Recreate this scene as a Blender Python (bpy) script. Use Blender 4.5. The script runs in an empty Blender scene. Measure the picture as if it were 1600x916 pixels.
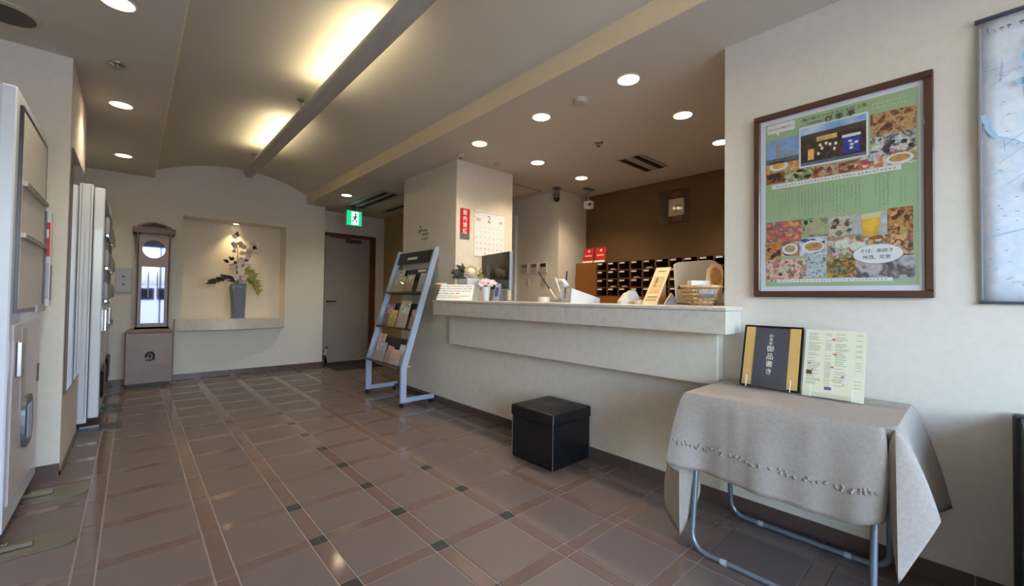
import bpy, bmesh, math, random
import numpy as np
from mathutils import Vector, Matrix
SC = bpy.context.scene
COL = SC.collection
random.seed(7)

# ------------------------------------------------------------------ camera
CAMH = 1.13
F_PX, YAW, PITCH, ROLL, CY = 652.6153, 0.7374, 0.0203, 0.0129, 452.69
def cam_axes():
    cy, sy, cp, sp = math.cos(YAW), math.sin(YAW), math.cos(PITCH), math.sin(PITCH)
    f = Vector((sy * cp, cy * cp, sp)); r = Vector((cy, -sy, 0)); u = r.cross(f)
    c, s = math.cos(ROLL), math.sin(ROLL)
    return c * r + s * u, -s * r + c * u, f
R_, U_, F_ = cam_axes()
cam = bpy.data.objects.new('camera', bpy.data.cameras.new('camera')); COL.objects.link(cam)
cam.data.sensor_width = 36; cam.data.lens = F_PX / 1600 * 36
cam.data.shift_y = -(458 - CY) / 1600
cam.data.clip_start = 0.02
cam.matrix_world = Matrix(((R_.x, U_.x, -F_.x, 0), (R_.y, U_.y, -F_.y, 0), (R_.z, U_.z, -F_.z, CAMH), (0, 0, 0, 1)))
SC.camera = cam
def pix(P):                                             # where a point falls in the 1600x916 frame (only used to sort floor tiles)
    v = Vector(P) - Vector((0, 0, CAMH)); z = v.dot(F_)
    if z < .05: return None
    return 800 + F_PX * v.dot(R_) / z, CY - F_PX * v.dot(U_) / z

# ------------------------------------------------------------------ world, daylight, exposure
w = bpy.data.worlds.new('sky'); SC.world = w; w.use_nodes = True
nt = w.node_tree; bg = nt.nodes['Background']
sky = nt.nodes.new('ShaderNodeTexSky'); sky.sky_type = 'NISHITA'; sky.sun_disc = False
sky.sun_elevation = math.radians(42); sky.sun_rotation = math.radians(60); sky.air_density = 1.0; sky.dust_density = 3.0
nt.links.new(sky.outputs[0], bg.inputs[0]); bg.inputs[1].default_value = 3.5
vs = SC.view_settings
vs.view_transform = 'Standard'; vs.look = 'None'; vs.gamma = 1; vs.use_curve_mapping = False
vs.exposure = 0.40
SC.cycles.sample_clamp_indirect = 2.5; SC.cycles.caustics_reflective = False; SC.cycles.caustics_refractive = False
def area(name, loc, size, rot, power, col=(1, 1, 1), portal=False, shape='RECTANGLE'):
    l = bpy.data.lights.new(name, 'AREA'); l.shape = shape; l.size = size[0]; l.size_y = size[1]
    l.energy = power; l.color = col
    o = bpy.data.objects.new(name, l); COL.objects.link(o); o.location = loc; o.rotation_euler = rot
    if portal: l.cycles.is_portal = True
    return o
area('entrance_daylight_portal', (0.6, -2.42, 1.3), (3.5, 2.5), (math.radians(90), 0, 0), 1, portal=True)

# ------------------------------------------------------------------ helpers
def lin(c):
    c = c / 255.0
    return c / 12.92 if c <= .04045 else ((c + .055) / 1.055) ** 2.4
def rgb(*c): return tuple(lin(v) for v in c) + (1.0,)
MATS = {}
def mat(name, c, rough=.5, metal=0, var=0, vs_=8, bump=0, bs=120, emit=None, estr=0, alpha=None, trans=0, coat=0, wave=0, c2=None, ramp=(.35, .65), detail=4, tex='noise', spec=None):
    if name in MATS: return MATS[name]
    m = bpy.data.materials.new(name); m.use_nodes = True; MATS[name] = m
    n, l = m.node_tree.nodes, m.node_tree.links; b = n['Principled BSDF']
    b.inputs['Base Color'].default_value = rgb(*c); b.inputs['Roughness'].default_value = rough; b.inputs['Metallic'].default_value = metal
    if spec is not None: b.inputs['Specular IOR Level'].default_value = spec
    if trans: b.inputs['Transmission Weight'].default_value = trans
    if coat: b.inputs['Coat Weight'].default_value = coat
    if alpha is not None: b.inputs['Alpha'].default_value = alpha
    if emit: m.cycles.emission_sampling = 'NONE'; b.inputs['Emission Color'].default_value = rgb(*emit); b.inputs['Emission Strength'].default_value = estr
    tc = n.new('ShaderNodeTexCoord')
    if var or c2:
        if tex == 'voronoi':
            t = n.new('ShaderNodeTexVoronoi'); t.inputs['Scale'].default_value = vs_; out = t.outputs['Color']
        elif tex == 'wave':
            t = n.new('ShaderNodeTexWave'); t.inputs['Scale'].default_value = vs_; t.inputs['Distortion'].default_value = 6; t.inputs['Detail'].default_value = 3; out = t.outputs['Fac']
        else:
            t = n.new('ShaderNodeTexNoise'); t.inputs['Scale'].default_value = vs_; t.inputs['Detail'].default_value = detail; out = t.outputs['Fac']
        l.new(tc.outputs['Object'], t.inputs['Vector'])
        rp = n.new('ShaderNodeValToRGB'); l.new(out, rp.inputs[0]); l.new(rp.outputs[0], b.inputs['Base Color'])
        a = rgb(*c); e = rp.color_ramp.elements
        if isinstance(c2, list):
            cs = [c] + c2
            while len(e) < len(cs): e.new(.5)
            for i, k in enumerate(cs): e[i].position = ramp[0] + (ramp[1] - ramp[0]) * i / (len(cs) - 1); e[i].color = rgb(*k)
        else:
            e[0].position, e[1].position = ramp
            e[0].color = tuple(v * (1 - var) for v in a[:3]) + (1,)
            e[1].color = rgb(*c2) if c2 else tuple(min(1, v * (1 + var)) for v in a[:3]) + (1,)
    if bump:
        t2 = n.new('ShaderNodeTexNoise'); t2.inputs['Scale'].default_value = bs; t2.inputs['Detail'].default_value = 3
        l.new(tc.outputs['Object'], t2.inputs['Vector'])
        bp = n.new('ShaderNodeBump'); bp.inputs['Strength'].default_value = bump; bp.inputs['Distance'].default_value = .004
        l.new(t2.outputs['Fac'], bp.inputs['Height']); l.new(bp.outputs[0], b.inputs['Normal'])
    return m
def glass(name, tint=(1, 1, 1), refl=.06, rough=.02):
    if name in MATS: return MATS[name]
    m = bpy.data.materials.new(name); m.use_nodes = True; MATS[name] = m
    n, l = m.node_tree.nodes, m.node_tree.links; n.remove(n['Principled BSDF'])
    tr = n.new('ShaderNodeBsdfTransparent'); tr.inputs[0].default_value = tint + (1,)
    gl = n.new('ShaderNodeBsdfGlossy'); gl.inputs['Roughness'].default_value = rough
    lw = n.new('ShaderNodeLayerWeight'); lw.inputs[0].default_value = .5
    pw = n.new('ShaderNodeMath'); pw.operation = 'POWER'; pw.inputs[1].default_value = 5; l.new(lw.outputs['Facing'], pw.inputs[0])
    ad = n.new('ShaderNodeMath'); ad.operation = 'MULTIPLY_ADD'; ad.inputs[1].default_value = 1 - refl; ad.inputs[2].default_value = refl; l.new(pw.outputs[0], ad.inputs[0])
    mx = n.new('ShaderNodeMixShader'); l.new(ad.outputs[0], mx.inputs[0]); l.new(tr.outputs[0], mx.inputs[1]); l.new(gl.outputs[0], mx.inputs[2])
    l.new(mx.outputs[0], n['Material Output'].inputs[0]); return m

class MB:
    """collects shapes in world coordinates; build() links them as one mesh"""
    def __init__(s): s.v, s.f = [], []
    def add(s, vs, fs):
        k = len(s.v); s.v += [Vector(v) for v in vs]; s.f += [tuple(i + k for i in f) for f in fs]; return s
    def box(s, x0, x1, y0, y1, z0, z1, M=None, bev=0, seg=1):
        if bev:
            bm = bmesh.new(); bmesh.ops.create_cube(bm, size=1)
            for v in bm.verts: v.co = Vector(((x0 + x1) / 2 + v.co.x * (x1 - x0), (y0 + y1) / 2 + v.co.y * (y1 - y0), (z0 + z1) / 2 + v.co.z * (z1 - z0)))
            bmesh.ops.bevel(bm, geom=bm.edges[:], offset=bev, segments=seg, affect='EDGES', profile=.5)
            vv = [v.co.copy() for v in bm.verts]; ff = [[v.index for v in f.verts] for f in bm.faces]; bm.free()
        else:
            vv = [Vector((x, y, z)) for x in (x0, x1) for y in (y0, y1) for z in (z0, z1)]
            ff = [(0, 1, 3, 2), (4, 6, 7, 5), (0, 4, 5, 1), (2, 3, 7, 6), (0, 2, 6, 4), (1, 5, 7, 3)]
        if M: vv = [M @ v for v in vv]
        return s.add(vv, ff)
    def prism(s, poly, d, M=None):
        """polygon of (a,b) extruded along c from 0 to d, placed by M"""
        n = len(poly); vv = [Vector((a, b, 0)) for a, b in poly] + [Vector((a, b, d)) for a, b in poly]
        if M: vv = [M @ v for v in vv]
        ff = [tuple(range(n - 1, -1, -1)), tuple(range(n, 2 * n))] + [(i, (i + 1) % n, n + (i + 1) % n, n + i) for i in range(n)]
        return s.add(vv, ff)
    def tube(s, pts, r, seg=10, cap=True):
        pts = [Vector(p) for p in pts]; rr = r if isinstance(r, (list, tuple)) else [r] * len(pts)
        vv, ff = [], []; t0 = (pts[1] - pts[0]).normalized()
        a = t0.orthogonal().normalized()
        for i, p in enumerate(pts):
            t = (pts[min(i + 1, len(pts) - 1)] - pts[max(i - 1, 0)]).normalized()
            a = (a - t * a.dot(t)).normalized(); b = t.cross(a)
            for k in range(seg):
                q = 2 * math.pi * k / seg; vv.append(p + (a * math.cos(q) + b * math.sin(q)) * rr[i])
        for i in range(len(pts) - 1):
            for k in range(seg):
                k2 = (k + 1) % seg; ff.append((i * seg + k, i * seg + k2, (i + 1) * seg + k2, (i + 1) * seg + k))
        if cap: ff += [tuple(range(seg - 1, -1, -1)), tuple(range((len(pts) - 1) * seg, len(pts) * seg))]
        return s.add(vv, ff)
    def lathe(s, prof, c, seg=24, M=None, sx=1, sy=1):
        """profile of (radius,height) turned about z at c"""
        vv, ff = [], []; c = Vector(c); n = len(prof)
        for r, h in prof:
            for k in range(seg):
                q = 2 * math.pi * k / seg; p = Vector((r * math.cos(q) * sx, r * math.sin(q) * sy, h))
                vv.append((M @ p if M else p) + c)
        for i in range(n - 1):
            for k in range(seg):
                k2 = (k + 1) % seg; ff.append((i * seg + k, i * seg + k2, (i + 1) * seg + k2, (i + 1) * seg + k))
        ff += [tuple(range(seg - 1, -1, -1)), tuple(range((n - 1) * seg, n * seg))]
        return s.add(vv, ff)
    def ball(s, c, r, seg=10, rings=6, M=None):
        rx, ry, rz = r if isinstance(r, (tuple, list)) else (r, r, r)
        vv, ff = [], []; c = Vector(c)
        for i in range(1, rings):
            t = math.pi * i / rings
            for k in range(seg):
                q = 2 * math.pi * k / seg
                p = Vector((rx * math.sin(t) * math.cos(q), ry * math.sin(t) * math.sin(q), rz * math.cos(t))); vv.append((M @ p if M else p) + c)
        p = Vector((0, 0, rz)); vv.append((M @ p if M else p) + c); p = Vector((0, 0, -rz)); vv.append((M @ p if M else p) + c)
        N = (rings - 1) * seg
        for k in range(seg):
            k2 = (k + 1) % seg; ff.append((N, k, k2)); ff.append((N + 1, (rings - 2) * seg + k2, (rings - 2) * seg + k))
            for i in range(rings - 2): ff.append((i * seg + k, (i + 1) * seg + k, (i + 1) * seg + k2, i * seg + k2))
        return s.add(vv, ff)
    def quad(s, *p): return s.add(p, [tuple(range(len(p)))])
    def build(s, name, m, parent=None, smooth=False, origin=None):
        if parent is not None: inv = WM[parent.name].inverted()
        elif origin is not None: inv = Matrix.Translation(-Vector(origin))
        else:
            lo = [min(v[i] for v in s.v) for i in range(3)]; hi = [max(v[i] for v in s.v) for i in range(3)]
            origin = Vector(((lo[0] + hi[0]) / 2, (lo[1] + hi[1]) / 2, lo[2])); inv = Matrix.Translation(-origin)
        me = bpy.data.meshes.new(name); me.from_pydata([inv @ v for v in s.v], [], s.f); me.validate()
        bm = bmesh.new(); bm.from_mesh(me); bmesh.ops.recalc_face_normals(bm, faces=bm.faces[:]); bm.to_mesh(me); bm.free()
        if smooth:
            for p in me.polygons: p.use_smooth = True
            if smooth != True: me.set_sharp_from_angle(angle=math.radians(smooth))
        if m: me.materials.append(m)
        o = bpy.data.objects.new(name, me); COL.objects.link(o)
        if parent is not None:
            o.parent = parent; WM[o.name] = WM[parent.name]; 
        else:
            o.location = origin; WM[o.name] = Matrix.Translation(Vector(origin))
        return o
WM = {}
def tag(o, label, cat, group=None):
    o['label'] = label; o['category'] = cat
    if group: o['group'] = group
    return o
def thing(name, loc, label, cat, group=None):
    o = bpy.data.objects.new(name, None); COL.objects.link(o); o.location = loc; o.empty_display_size = .1
    WM[o.name] = Matrix.Translation(Vector(loc))
    return tag(o, label, cat, group)
def struct(o, label=None):
    o['kind'] = 'structure'
    if label: o['label'] = label
    return o
def copy_part(src, name, parent, loc):
    o = src.copy(); COL.objects.link(o); o.name = name; o.parent = parent; o.location = loc; WM[o.name] = WM[parent.name]; return o
def frame_matrix(origin, right, up):
    """local (a,b,c) -> world: a along right, b along up, c towards the viewer"""
    r = Vector(right).normalized(); u = Vector(up); u = (u - r * u.dot(r)).normalized(); n = r.cross(u); o = Vector(origin)
    return Matrix(((r.x, u.x, n.x, o.x), (r.y, u.y, n.y, o.y), (r.z, u.z, n.z, o.z), (0, 0, 0, 1)))
def text_mb(body, size, M, mb=None, align='CENTER', vertical=False, bold=0):
    """real lettering as flat polygons in the plane of M; vertical writing stacks the characters"""
    mb = mb or MB()
    items = [(ch, 0, -i * size * 1.12) for i, ch in enumerate(body)] if vertical else [(body, 0, 0)]
    for ch, dx, dy in items:
        if not ch.strip(): continue
        c = bpy.data.curves.new('t', 'FONT'); c.body = ch; c.size = size; c.align_x = 'CENTER' if vertical else align; c.resolution_u = 1; c.offset = bold
        o = bpy.data.objects.new('t', c); COL.objects.link(o)
        me = bpy.data.meshes.new_from_object(o.evaluated_get(bpy.context.evaluated_depsgraph_get()))
        mb.add([M @ Vector((v.co.x + dx, v.co.y + dy, 0)) for v in me.vertices], [tuple(p.vertices) for p in me.polygons])
        bpy.data.meshes.remove(me); bpy.data.objects.remove(o); bpy.data.curves.remove(c)
    return mb
def rect(M, a0, b0, a1, b1, c=0, mb=None):
    mb = mb or MB()
    return mb.quad(M @ Vector((a0, b0, c)), M @ Vector((a1, b0, c)), M @ Vector((a1, b1, c)), M @ Vector((a0, b1, c)))
def ell(M, a, b, ra, rb, c=0, mb=None, seg=20):
    mb = mb or MB()
    return mb.quad(*[M @ Vector((a + ra * math.cos(2 * math.pi * k / seg), b + rb * math.sin(2 * math.pi * k / seg), c)) for k in range(seg)])

# ------------------------------------------------------------------ materials
WALL = mat('cream_wallpaper', (225, 217, 203), .75, var=.028, vs_=30, bump=.2, bs=260, ramp=(.3, .7), detail=8)
WALLB = mat('cream_wallpaper_counter', (221, 211, 194), .75, var=.04, vs_=18, bump=.2, bs=260, ramp=(.3, .7), detail=8)
CEIL = mat('ceiling_paint', (204, 197, 184), .8, bump=.2, bs=300)
VAULT = mat('vault_paint', (208, 201, 186), .8, bump=.2, bs=300)
FASC = mat('vault_fascia', (226, 210, 176), .75, bump=.2, bs=300)
BROWN = mat('brown_wall', (112, 84, 50), .7, var=.04, vs_=3, bump=.2, bs=240)
OLIVE = mat('olive_wall', (176, 152, 104), .7)
TILE = mat('tile_brown', (112, 98, 93), .42, var=.05, vs_=260, bump=.12, bs=190, ramp=(.3, .7))
STRIP = mat('tile_strip_terracotta', (117, 97, 88), .10, var=.03, vs_=9)
INSERT = mat('tile_insert_slate', (62, 63, 60), .25, var=.1, vs_=30)
GROUT = mat('grout', (160, 146, 137), .8)
BASE = mat('base_tile', (92, 76, 70), .3, var=.06, vs_=6)
STONE = mat('travertine', (212, 202, 188), .3, var=.06, vs_=11, c2=[(207, 197, 183), (213, 204, 190), (203, 192, 178), (215, 206, 193)], ramp=(.2, .8), detail=10)
WHITE = mat('white_paint', (236, 236, 234), .4)
BLACK = mat('black_plastic', (18, 18, 19), .35)
STEELB = mat('pale_blue_steel', (168, 184, 208), .35, metal=.1)
CHROME = mat('chrome', (205, 205, 205), .15, metal=1)
GREYM = mat('grey_metal', (120, 124, 128), .35, metal=.6)
PAPER = mat('paper_white', (240, 238, 232), .6)
DKBROWN = mat('dark_brown_wood', (58, 34, 24), .35, var=.15, vs_=12)
GLASS = glass('clear_glass')
ACRYL = glass('clear_acrylic', (.98, .985, .985), .04)
LAMP = mat('lamp_glow', (255, 240, 215), .5, emit=(255, 226, 180), estr=14)
INK = mat('print_ink', (40, 40, 38), .6)

# ------------------------------------------------------------------ floor
W = 2.45                                               # right wall plane
XS = [-1.32, -.92, -.52, -.12, .304, .662, 1.064, 1.469, 1.861, 2.262, 2.663, 3.064, 3.465]     # strip centre lines along y
Y0 = 1.637; ROWS = range(-10, 15)
SW = .070; G = .010
fl = struct(MB().box(-1.5, 4.9, -2.5, 7.45, -.06, -.003).build('floor', GROUT, origin=(0, 0, 0)))
WM['floor'] = Matrix.Identity(4)
def piece(dx, dy, m, name):
    h, e = .003, .0003
    a, b = dx / 2, dy / 2
    mb = MB(); mb.v = [Vector(p) for p in [(-a, -b, -h), (a, -b, -h), (a, b, -h), (-a, b, -h), (-a + e, -b + e, 0), (a - e, -b + e, 0), (a - e, b - e, 0), (-a + e, b - e, 0)]]
    mb.f = [(4, 5, 6, 7), (0, 1, 5, 4), (1, 2, 6, 5), (2, 3, 7, 6), (3, 0, 4, 7)]
    me = bpy.data.meshes.new(name); me.from_pydata(mb.v, [], mb.f); me.materials.append(m); return me
cache = {}; rest = {'tile': MB(), 'tile_strip': MB(), 'tile_insert': MB()}
BLK = {(1, j) for j in range(-1, 8)} | {(0, j) for j in range(3)} | {(2, j) for j in range(3)}
def put(kind, cx, cy, dx, dy, m):
    inr = cx < W + .1 or cy > 4.7
    if not inr or dx < .012: return
    vis = False
    for ex in (-.5, 0, .5):
        for ey in (-.5, 0, .5):
            p = pix((cx + ex * dx, cy + ey * dy, 0))
            if p and -6 < p[0] < 1606 and p[1] < 922: vis = True
    if cx < -.45 or cy < -.2: vis = False
    k = (kind, round(dx, 3), round(dy, 3), m.name)
    if k not in cache: cache[k] = piece(dx, dy, m, kind)
    if vis:
        o = bpy.data.objects.new(kind, cache[k]); COL.objects.link(o); o.parent = fl; o.location = (cx, cy, 0)
    else:
        me = cache[k]; rest[kind if m != INSERT else 'tile_insert'].add([Vector(v.co) + Vector((cx, cy, 0)) for v in me.vertices], [tuple(p.vertices) for p in me.polygons])
for i, x in enumerate(XS):
    xr = XS[i + 1] if i + 1 < len(XS) else x + .4
    for j in ROWS:
        y = Y0 + .4 * j; 
        if y > 7.3: continue
        tx0, tx1 = x + SW / 2 + G / 2, xr - SW / 2 - G / 2
        ty0, ty1 = y + SW / 2 + G / 2, min(y + .4 - SW / 2 - G / 2, 7.29)
        lim = W - .004 if y < 4.6 else 3.41
        if tx0 < lim: tx1 = min(tx1, lim)
        if ty1 > ty0 and tx1 > tx0:
            put('tile', (tx0 + tx1) / 2, (ty0 + ty1) / 2, tx1 - tx0, ty1 - ty0, TILE)
            put('tile_strip', x, (ty0 + ty1) / 2, SW - G / 2, ty1 - ty0, STRIP)
        if tx1 > tx0: put('tile_strip', (tx0 + tx1) / 2, y, tx1 - tx0, SW - G / 2, STRIP)
        put('tile_insert', x, y, SW - G / 2, SW - G / 2, INSERT if (i - 5, j) in BLK else STRIP)
for k, mb in rest.items():
    if mb.v:
        o = mb.build(k, {'tile': TILE, 'tile_strip': STRIP, 'tile_insert': INSERT}[k], fl); o['kind'] = 'stuff'

# ------------------------------------------------------------------ walls
def wall(name, *boxes, m=WALL):
    mb = MB()
    for b in boxes: mb.box(*b)
    return struct(mb.build(name, m))
H1 = 2.56; H2 = 2.605; ZT = 3.05
wall('wall_right', (W, W + .15, -2.5, .93, 0, ZT))
wall('wall_counter', (W, W + .15, .93, 3.568, 0, .955), m=WALLB)
wall('wall_column', (W, 3.23, 3.568, 4.70, 0, H1 + .02), m=WALLB)
NX0, NX1, NZ0, NZ1 = .475, 1.71, .80, 2.165
wb = wall('wall_back', (-1.5, NX0, 7.0, 7.25, 0, ZT), (NX1, 2.27, 7.0, 7.25, 0, ZT), (NX0, NX1, 7.0, 7.25, 0, NZ0), (NX0, NX1, 7.0, 7.25, NZ1, ZT), (NX0, NX1, 7.33, 7.38, NZ0 - .05, NZ1 + .05), (NX0 - .05, NX0, 7.25, 7.38, NZ0 - .05, NZ1 + .05), (NX1, NX1 + .05, 7.25, 7.38, NZ0 - .05, NZ1 + .05), (NX0, NX1, 7.25, 7.38, NZ0 - .05, NZ0), (NX0, NX1, 7.25, 7.38, NZ1, NZ1 + .05))
wall('wall_left', (-1.5, -.31, 3.8, 4.85, 0, ZT), (-1.5, -1.12, 4.85, 7.0, 0, ZT), (-1.65, -1.5, -2.5, 7.0, 0, ZT))
wall('wall_door', (2.27, 2.36, 7.3, 7.45, 0, 2.6), (3.25, 3.42, 7.3, 7.45, 0, 2.6), (2.36, 3.25, 7.3, 7.45, 2.19, 2.6), (2.12, 2.27, 7.25, 7.45, 0, 2.6))
wall('light_block_behind_door', (2.1, 3.6, 7.45, 7.5, -.06, 2.65))  # unseen board added to stop sky light leaking under the door
wall('wall_corridor', (3.42, 3.55, 4.70, 7.45, 0, 2.6), m=OLIVE)
wall('wall_office', (4.12, 4.85, 3.64, 5.4, 0, 2.6))
wall('wall_office_brown', (4.70, 4.85, -1.2, 3.64, 0, 2.6), m=BROWN)
wall('wall_office_far', (3.55, 4.12, 5.25, 5.4, 0, 2.6), (3.23, 3.55, 4.60, 4.70, 0, 2.6))
wall('wall_office_near', (2.6, 4.85, -1.35, -1.2, 0, 2.6))
struct(MB().box(4.085, 4.12, 4.44, 4.52, 0, 2.33).build('trim_1', WHITE))
struct(MB().box(3.395, 3.42, 5.60, 5.66, 0, 2.35).build('trim_2', mat('pale_trim', (212, 190, 140), .5)))
# front of the lobby: glazed entrance behind the camera
wall('wall_front', (-1.5, -1.15, -2.65, -2.5, 0, ZT), (2.35, 2.6, -2.65, -2.5, 0, ZT), (-1.15, 2.35, -2.65, -2.5, 2.55, ZT))
win = struct(MB().box(-1.15, 2.35, -2.60, -2.55, 0, .08).box(-1.15, 2.35, -2.60, -2.55, 2.47, 2.55).build('window_1', GREYM))
for x in (-1.13, -.28, .60, 1.47, 2.33): MB().box(x - .02, x + .02, -2.60, -2.55, .08, 2.47).build('mullion', GREYM, win)
for x0, x1 in ((-1.11, -.30), (-.26, .58), (.62, 1.45), (1.49, 2.31)): MB().quad((x0, -2.575, .08), (x1, -2.575, .08), (x1, -2.575, 2.47), (x0, -2.575, 2.47)).build('pane', GLASS, win)
struct(MB().box(-30, 30, -40, -2.66, -.12, -.06).build('floor_street', mat('asphalt', (150, 150, 152), .8, var=.08, vs_=2)))
# a car parked on the street, which shows only in the glass of the clock
CARW = mat('car_white', (226, 230, 236), .2, coat=.6); CARG = mat('car_window', (24, 30, 44), .06)
ca = thing('parked_car', (.5, -7.6, -.06), 'white car parked on the street outside, mirrored in the clock glass', 'car')
side = [(-2.1, .22), (2.1, .22), (2.15, .55), (1.95, .86), (1.15, .95), (.55, 1.42), (-.85, 1.46), (-1.65, .98), (-2.1, .86), (-2.15, .5)]
Mca = frame_matrix((.5, -6.8, -.06), (-1, 0, 0), (0, 0, 1))
MB().prism(side, 1.6, Mca).build('body', CARW, ca, smooth=20)
for pl in ([(.98, .97), (.48, 1.36), (-.05, 1.38), (-.05, .97)], [(-.13, .97), (-.13, 1.38), (-.80, 1.39), (-1.38, .98)]):
    for c in (1.602, -.006): MB().prism(pl, .004, Mca @ Matrix.Translation((0, 0, c))).build('side_window', CARG, ca)
for x in (-1.35, 1.3):
    for c in (-.02, 1.44): MB().tube([Mca @ Vector((x, .31, c)), Mca @ Vector((x, .31, c + .18))], .31, 24).build('wheel', BLACK, ca); 
# ceilings
struct(MB().box(-1.6, .17, -2.5, 7.2, H2, H2 + .05).build('ceiling_left', CEIL))
struct(MB().box(1.995, 4.85, -2.5, 7.45, H1, H1 + .04).build('ceiling', CEIL))
vb = MB(); xa, xb, ze, za = .17, 1.995, 2.695, 2.915; n = 28
hw = (xb - xa) / 2; ri = za - ze; RR = (hw * hw + ri * ri) / (2 * ri); xc = (xa + xb) / 2; zc = za - RR
arc = [(xc - hw + 2 * hw * k / n, 0) for k in range(n + 1)]; arc = [(x, zc + math.sqrt(RR * RR - (x - xc) ** 2)) for x, _ in arc]
prof = arc + [(xb + .02, za + .1), (xa - .02, za + .1)]
struct(vb.prism(prof, 9.6, frame_matrix((0, 7.1, 0), (1, 0, 0), (0, 0, 1))).build('ceiling_vault', VAULT, smooth=30))
struct(MB().box(1.985, 1.995, -2.5, 7.0, H1, 2.70).build('trim_3', FASC))
struct(MB().box(.17, .18, -2.5, 7.0, H2, 2.70).build('trim_4', FASC))
# baseboards: tiles 0.3 m long with a joint between
def baseboard(name, p0, p1, nrm, h=.075, t=.010, L=.30, z=0):
    a, b = Vector(p0 + (0,)), Vector(p1 + (0,)); d = (b - a); ln = d.length; d.normalize(); nn = Vector(nrm + (0,))
    root = struct(MB().box(0, ln, 0, t * .6, 0, h - .004, M=Matrix(((d.x, nn.x, 0, a.x), (d.y, nn.y, 0, a.y), (0, 0, 1, z), (0, 0, 0, 1)))).build(name, GROUT))
    k = 0
    while k * L < ln - .02:
        e = min(ln, (k + 1) * L - .004)
        MB().box(k * L, e, 0, t, 0, h, M=Matrix(((d.x, nn.x, 0, a.x), (d.y, nn.y, 0, a.y), (0, 0, 1, z), (0, 0, 0, 1)))).build('base_tile', BASE, root); k += 1
baseboard('baseboard_right', (W, -.6), (W, 4.70), (-1, 0))
baseboard('baseboard_back', (-1.1, 7.0), (2.27, 7.0), (0, -1))
baseboard('baseboard_left', (-1.1, 3.8), (-.31, 3.8), (0, -1))
baseboard('baseboard_wing', (-.31, 3.8), (-.31, 4.85), (1, 0), h=.03)

# ------------------------------------------------------------------ door and corridor
DOORM = mat('door_steel', (150, 140, 134), .4, var=.04, vs_=3)
d1 = struct(MB().box(2.37, 3.15, 7.31, 7.35, .001, 2.14).build('door_1', DOORM))
fr = MB().box(3.15, 3.25, 7.27, 7.36, 0, 2.20).box(2.27, 3.15, 7.27, 7.36, 2.14, 2.20).box(2.27, 2.37, 7.29, 7.36, 0, 2.14)
fr.build('door_frame', mat('door_frame_brown', (92, 56, 30), .4), d1)
MB().box(2.42, 2.44, 7.25, 7.31, 1.02, 1.05).box(2.42, 2.56, 7.245, 7.262, 1.025, 1.045, bev=.004).build('door_handle', mat('dark_bronze', (60, 52, 46), .35, metal=.6), d1)
MB().box(2.72, 2.98, 7.25, 7.31, 2.05, 2.11, bev=.008).box(2.45, 2.80, 7.255, 7.27, 2.115, 2.13).build('door_closer', mat('closer_grey', (74, 70, 66), .4, metal=.4), d1)
ds = thing('door_stop', (2.36, 7.22, 0), 'small black floor door stop with a white stick beside the grey door', 'door stop')
MB().lathe([(.055, 0), (.06, .05), (.045, .12), (.02, .15)], (2.36, 7.22, 0), 14).build('weight', BLACK, ds, smooth=40)
MB().tube([(2.35, 7.21, .06), (2.40, 7.20, .25)], .009, 8).build('stick', WHITE, ds)
MB().ball((2.405, 7.199, .265), .018).build('knob', BLACK, ds, smooth=True)
tag(MB().box(2.30, 3.15, 6.42, 7.24, 0.0, .010, bev=.004).build('door_mat', mat('mat_dark', (48, 42, 38), .9, bump=.6, bs=300)), 'dark flat mat on the floor in front of the grey steel door', 'mat')

# exit sign: back-lit green box hanging from the ceiling
ex = thing('exit_sign', (2.56, 6.55, 2.22), 'lit green exit sign with a running man hanging above the grey door', 'exit sign')
GRN = mat('exit_green', (16, 168, 112), .4, emit=(16, 190, 120), estr=1.1); EXW = mat('exit_white', (214, 250, 240), .4, emit=(196, 250, 236), estr=1.5)
MB().box(2.435, 2.685, 6.535, 6.60, 2.235, 2.475, bev=.006).build('housing', mat('sign_housing', (210, 214, 212), .4), ex)
MB().box(2.53, 2.59, 6.55, 6.585, 2.475, 2.56).build('bracket', GREYM, ex)
Mx = frame_matrix((2.56, 6.5345, 2.355), (1, 0, 0), (0, 0, 1))
rect(Mx, -.118, -.113, .118, .113, .0005).build('green_face', GRN, ex)
rect(Mx, -.045, -.10, .068, .10, .0012).build('white_doorway', EXW, ex)
man = ell(Mx, .018, .062, .016, .018, .002)
man.quad(*[Mx @ Vector((a, b, .002)) for a, b in [(.005, .04), (.035, .04), (.022, -.005), (-.006, -.005)]])
for P in ([(.008, .038), (-.03, .02), (-.04, -.01), (-.028, -.012), (-.018, .012), (.008, .022)], [(.03, .038), (.055, .012), (.048, .002), (.02, .02)],
          [(-.004, 0), (.018, 0), (.048, -.04), (.04, -.08), (.026, -.08), (.03, -.044)], [(-.006, .002), (.012, -.002), (-.01, -.05), (-.045, -.058), (-.046, -.044), (-.02, -.038)]):
    man.quad(*[Mx @ Vector((a, b, .002)) for a, b in P])
man.build('running_man', mat('exit_figure', (20, 128, 96), .4), ex)
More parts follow.
